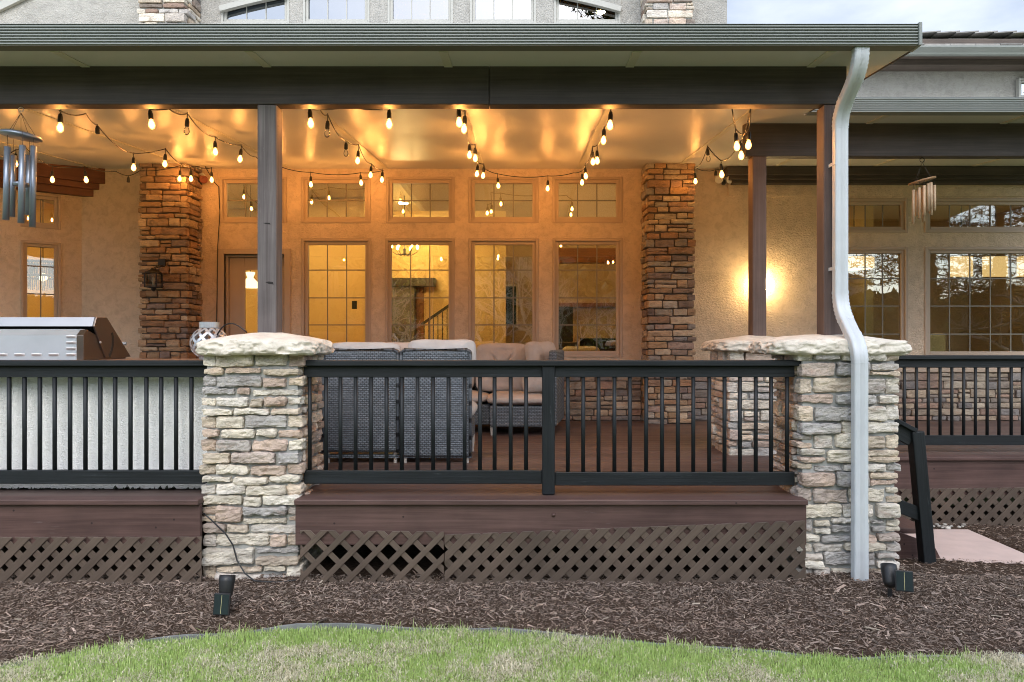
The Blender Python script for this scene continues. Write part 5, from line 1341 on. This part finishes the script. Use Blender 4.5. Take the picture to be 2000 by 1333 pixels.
back_cushion(sf, .0,.36,8.42,.80,.47,0,MAT['cushion'],5.8,18,-22)
for (xx,yy) in ((-.335,8.25),(.30,8.25),(-.335,9.0),(-1.45,8.47),(-1.45,9.05)):
    m = M(); m.tube([(xx,yy,0),(xx,yy,.10)], [.016,.026], 8); m.build('leg', MAT['leg'], sf)

# ================================================================== solar spot lights
def solar(x, y, z, lab, rz, tiltp, side, lean=22, up=0.0):
    t = thing('solar_spotlight', lab, 'spotlight', (x,y,z), 'solar spotlights in the mulch')
    m = M(); m.cyl((x,y,z-.03),(x,y,z+.09), .014, n=10); m.build('stake', MAT['black'], t)
    Rm = Matrix.Rotation(R(rz),4,'Z')
    m = M()
    rot = Matrix.Rotation(R(rz if up else 0),4,'Z') @ Matrix.Rotation(R(-lean),4,'X')
    c = Vector((x,y,z+.155)) + Rm @ Vector((0,.01,0))
    m.lathe(tuple(c), [(.001,-.055),(.030,-.055),(.040,-.03),(.048,.05),(.048,.085),(.044,.085),(.042,.03),(.001,.03)], 24, mat=rot); o = m.build('lamp_head', MAT['black'], t, smooth=True)
    mt = Matrix.Translation(Vector((x,y,z+.09+up)) + Rm @ Vector((side*.055,-.06,0))) @ Rm @ Matrix.Rotation(R(tiltp),4,'X')
    m = M(); m.box((-.052,-.008,-.064),(.052,.008,.064), mat=mt); m.build('panel_frame', MAT['black'], t, bevel=.004)
    m = M(); m.box((-.045,-.0105,-.057),(.045,-.0085,.057), mat=mt); m.build('solar_panel', MAT['solar'], t)
    m = M(); m.box((-.0012,-.0115,-.055),(.0012,-.0106,.055), mat=mt); m.build('cell_line', m_plain('gold_cell_line', (.42,.40,.2), .4), t)
solar(PX(440,4.43), 4.43, -.615, 'black solar spotlight in the mulch before the lantern pillar', -6, -10, .22, 16)
solar(PX(1738,4.60), 4.60, -.60, 'black solar spotlight in the mulch right of the downspout, turned sideways', -18, -12, 1.3, 30, .075)
sp = M(); sp.lathe((PX(1996,3.92),3.92,-.655), [(.001,.012),(.022,.012),(.028,.006),(.030,-.03)], 16)
tag(sp.build('sprinkler_head', MAT['steel_white'], smooth=True), 'small round sprinkler head in the grass at the right edge', 'sprinkler')

# ================================================================== the yard behind the camera (seen in the window glass)
def pine(label, x, y, h, r, n_l=70, seed=0, base=1.2, nsz=1.0):
    rr = random.Random(seed); t = thing('pine_tree', label, 'tree', (x,y,GZ), 'trees of the back yard')
    m = M(); m.tube([(x,y,GZ),(x+.1,y,GZ+h*.4),(x+.05,y,GZ+h*.75),(x,y,GZ+h)], [.02*h+.05,.016*h+.03,.008*h+.02,.01], 10); tr = m.build('trunk', MAT['bark'], t, smooth=True)
    lv, lf, lt = [], [], []; br = M()
    for k in range(n_l):
        f = (k+rr.random())/n_l; z = GZ+base+(h-base)*f; Ln = r*(1-f)**.75*rr.uniform(.65,1.1)+.25; g = rr.uniform(0,6.283)
        d = Vector((math.cos(g),math.sin(g),rr.uniform(-.25,.15))); tip = Vector((x,y,z))+d*Ln
        br.tube([(x,y,z),tuple(Vector((x,y,z))+d*Ln*.5+Vector((0,0,-.05))),tuple(tip)], [.025,.016,.006], 5)
        for j in range(int(9+Ln*16)):
            q = Vector((x,y,z))+d*Ln*rr.uniform(.2,1.05)+Vector((rr.gauss(0,.16),rr.gauss(0,.16),rr.gauss(0,.12)))
            for i in range(4):
                a = Vector((rr.gauss(0,1),rr.gauss(0,1),rr.gauss(.2,.7))).normalized()*rr.uniform(.10,.2)*nsz; b_ = a.cross(Vector((rr.gauss(0,1),rr.gauss(0,1),1))).normalized()*.010*nsz**2
                n0 = len(lv); lv += [tuple(q-b_),tuple(q+b_),tuple(q+a)]; lf.append((n0,n0+1,n0+2)); c = rr.uniform(.5,1.3); lt += [(.045*c,.075*c,.035*c)]*3
    br.build('limbs', MAT['bark'], t)
    cm = M(); cm.v = [np.array(lv)]; cm.t = [np.array(lt)]; cm.f = [list(f) for f in lf]; cm.uv = [np.zeros((3,2))]*len(lf); cm.n = len(lv); cm.build('crown', MAT['leaf'], t)
    return t
def bare(label, x, y, h, seed, spread=1.0, leaf=0.0, thick=.022, deep=4):
    rr = random.Random(seed); t = thing('bare_tree', label, 'tree', (x,y,GZ), 'trees of the back yard'); m = M(); tw = M()
    lv, lf, lt = [], [], []
    def grow(p, d, Ln, r, dep):
        q = p + d*Ln*.5 + Vector((rr.gauss(0,.05),rr.gauss(0,.05),0))*Ln; e = p + d*Ln
        (m if dep < 2 else tw).tube([tuple(p),tuple(q),tuple(e)], [r,r*.85,r*.65], 8 if dep < 2 else 4)
        if dep >= deep or r < .0015:
            if leaf:
                for i in range(int(leaf)):
                    q2 = e+Vector((rr.gauss(0,.15),rr.gauss(0,.15),rr.gauss(0,.15))); a = Vector((rr.gauss(0,1),rr.gauss(0,1),rr.gauss(0,1))).normalized()*.06; b_ = a.orthogonal().normalized()*.03
                    n0 = len(lv); lv.extend([tuple(q2-b_),tuple(q2+a*.5),tuple(q2+b_),tuple(q2-a*.5)]); lf.append((n0,n0+1,n0+2,n0+3)); c = rr.uniform(.6,1.3); lt.extend([(.17*c,.19*c,.05*c)]*4)
            return
        for k in range(rr.choice((3,4,4))):
            nd = (d + Vector((rr.gauss(0,.55)*spread,rr.gauss(0,.55)*spread,rr.gauss(.12,.3)))).normalized()
            grow(p + d*Ln*rr.uniform(.55,1), nd, Ln*rr.uniform(.6,.82), r*.58, dep+1)
    grow(Vector((x,y,GZ)), Vector((rr.gauss(0,.06),rr.gauss(0,.06),1)).normalized(), h*.30, thick*h, 0)
    m.build('trunk', MAT['bark_pale'], t, smooth=True); tw.build('twigs', MAT['bark_pale'], t)
    if leaf:
        cm = M(); cm.v = [np.array(lv)]; cm.t = [np.array(lt)]; cm.f = [list(f) for f in lf]; cm.uv = [np.zeros((4,2))]*len(lf); cm.n = len(lv); cm.build('crown', MAT['leaf'], t)
pine('tall pine whose crown shows as a reflection in the arched upper window', 4.4, -9.5, 22, 4.4, 260, 3, 6.0, 2.0)
pine('broad pine reflected in the wide right-hand window', 15.5, -7.5, 11, 3.6, 190, 4, .8, 1.25)
pine('second pine reflected at the right edge of the wide window', 20.5, -11, 13, 3.8, 170, 5, 1.0, 1.25)
pine('slim pine reflected in the narrow right-hand window', 10.2, -14, 11, 2.6, 150, 6, 1.0)
bare('bare pale tree reflected in the third tall window', .6, -7.5, 7.5, 11, 1.0, 0, .014, 5)
bare('bare spreading tree reflected in the wide right-hand window', 17.6, -5.0, 6.5, 12, 1.2)
bare('yellow-green budding tree reflected in the rightmost tall window', 3.2, -6.0, 5.0, 13, 1.2, 7)
bare('bare shrub close behind the camera, reflected in the two right tall windows', 1.5, -3.6, 4.6, 21, 1.0, 0, .009, 5)
bare('bare leaning shrub reflected between the second and third tall windows', -.9, -4.6, 5.2, 22, 1.0, 0, .009, 5)
bare('budding tree reflected low in the patio door glass', -5.5, -9.0, 6, 14, 1.1, 6)
rr = np.random.default_rng(77); nW = 110000
wx = rr.uniform(-45, 60, nW); hh = np.interp(wx, [6, 12, 40, 48], [8.0, 4.6, 4.6, 6])+np.interp(wx, [6, 12], [3.2, 1.0])*fnoise(np.c_[wx*.22, wx*0, wx*0+5], 3); wz = GZ + hh*rr.uniform(0,1,nW)**.8; wy = -27 + rr.normal(0,2.4,nW)
cW = np.c_[wx,wy,wz]; aW = rr.normal(0,1,(nW,3)); aW /= np.linalg.norm(aW,axis=1,keepdims=True); bW = np.cross(aW, rr.normal(0,1,(nW,3))); bW /= np.linalg.norm(bW,axis=1,keepdims=True)
sW = rr.uniform(.2,.6,nW)[:,None]
VW = np.stack([cW-aW*sW, cW+bW*sW*.6, cW+aW*sW, cW-bW*sW*.6],1).reshape(-1,3); iW = np.arange(nW)*4
kW = rr.uniform(.5,1.3,nW)[:,None]*(np.array([[.05,.075,.03]])*(rr.uniform(0,1,(nW,1))<.7)+np.array([[.11,.10,.06]])*.6)
big_mesh('woods', VW, np.stack([iW,iW+1,iW+2,iW+3],1).tolist(), np.repeat(kW,4,0), MAT['leaf'], 'stuff', 'dark belt of woods beyond the yard, reflected in the windows', 'woods')
fn = thing('iron_fence', 'black iron picket fence reflected low in the right-hand windows', 'fence', (6,-16,GZ))
m = M()
for k in range(-40,130): m.box((k*.2-.008,-16.008,GZ),(k*.2+.008,-15.992,GZ+1.35))
m.build('pickets', MAT['black'], fn)
m = M()
for z in (.2,1.2): m.box((-8,-16.012,GZ+z),(26,-15.988,GZ+z+.03))
m.build('rails', MAT['black'], fn)
nh = thing('neighbour_house', 'pale neighbouring house reflected beyond the iron fence', 'house', (14,-30,GZ))
m = M(); m.box((7,-38,GZ),(24,-30,5.2)); m.build('wall', m_plain('pale_siding', (.5,.52,.52), .8), nh)
m = M(); m.prism([(6.5,5.2),(24.5,5.2),(15.5,8.8)], -38.5, -29.5); m.build('roof', MAT['shingle'], nh)
for xx in (9,13,17,21): 
    m = M(); m.box((xx,-29.99,1.2),(xx+1.2,-29.95,2.8)); m.build('window', MAT['darkwood'], nh)
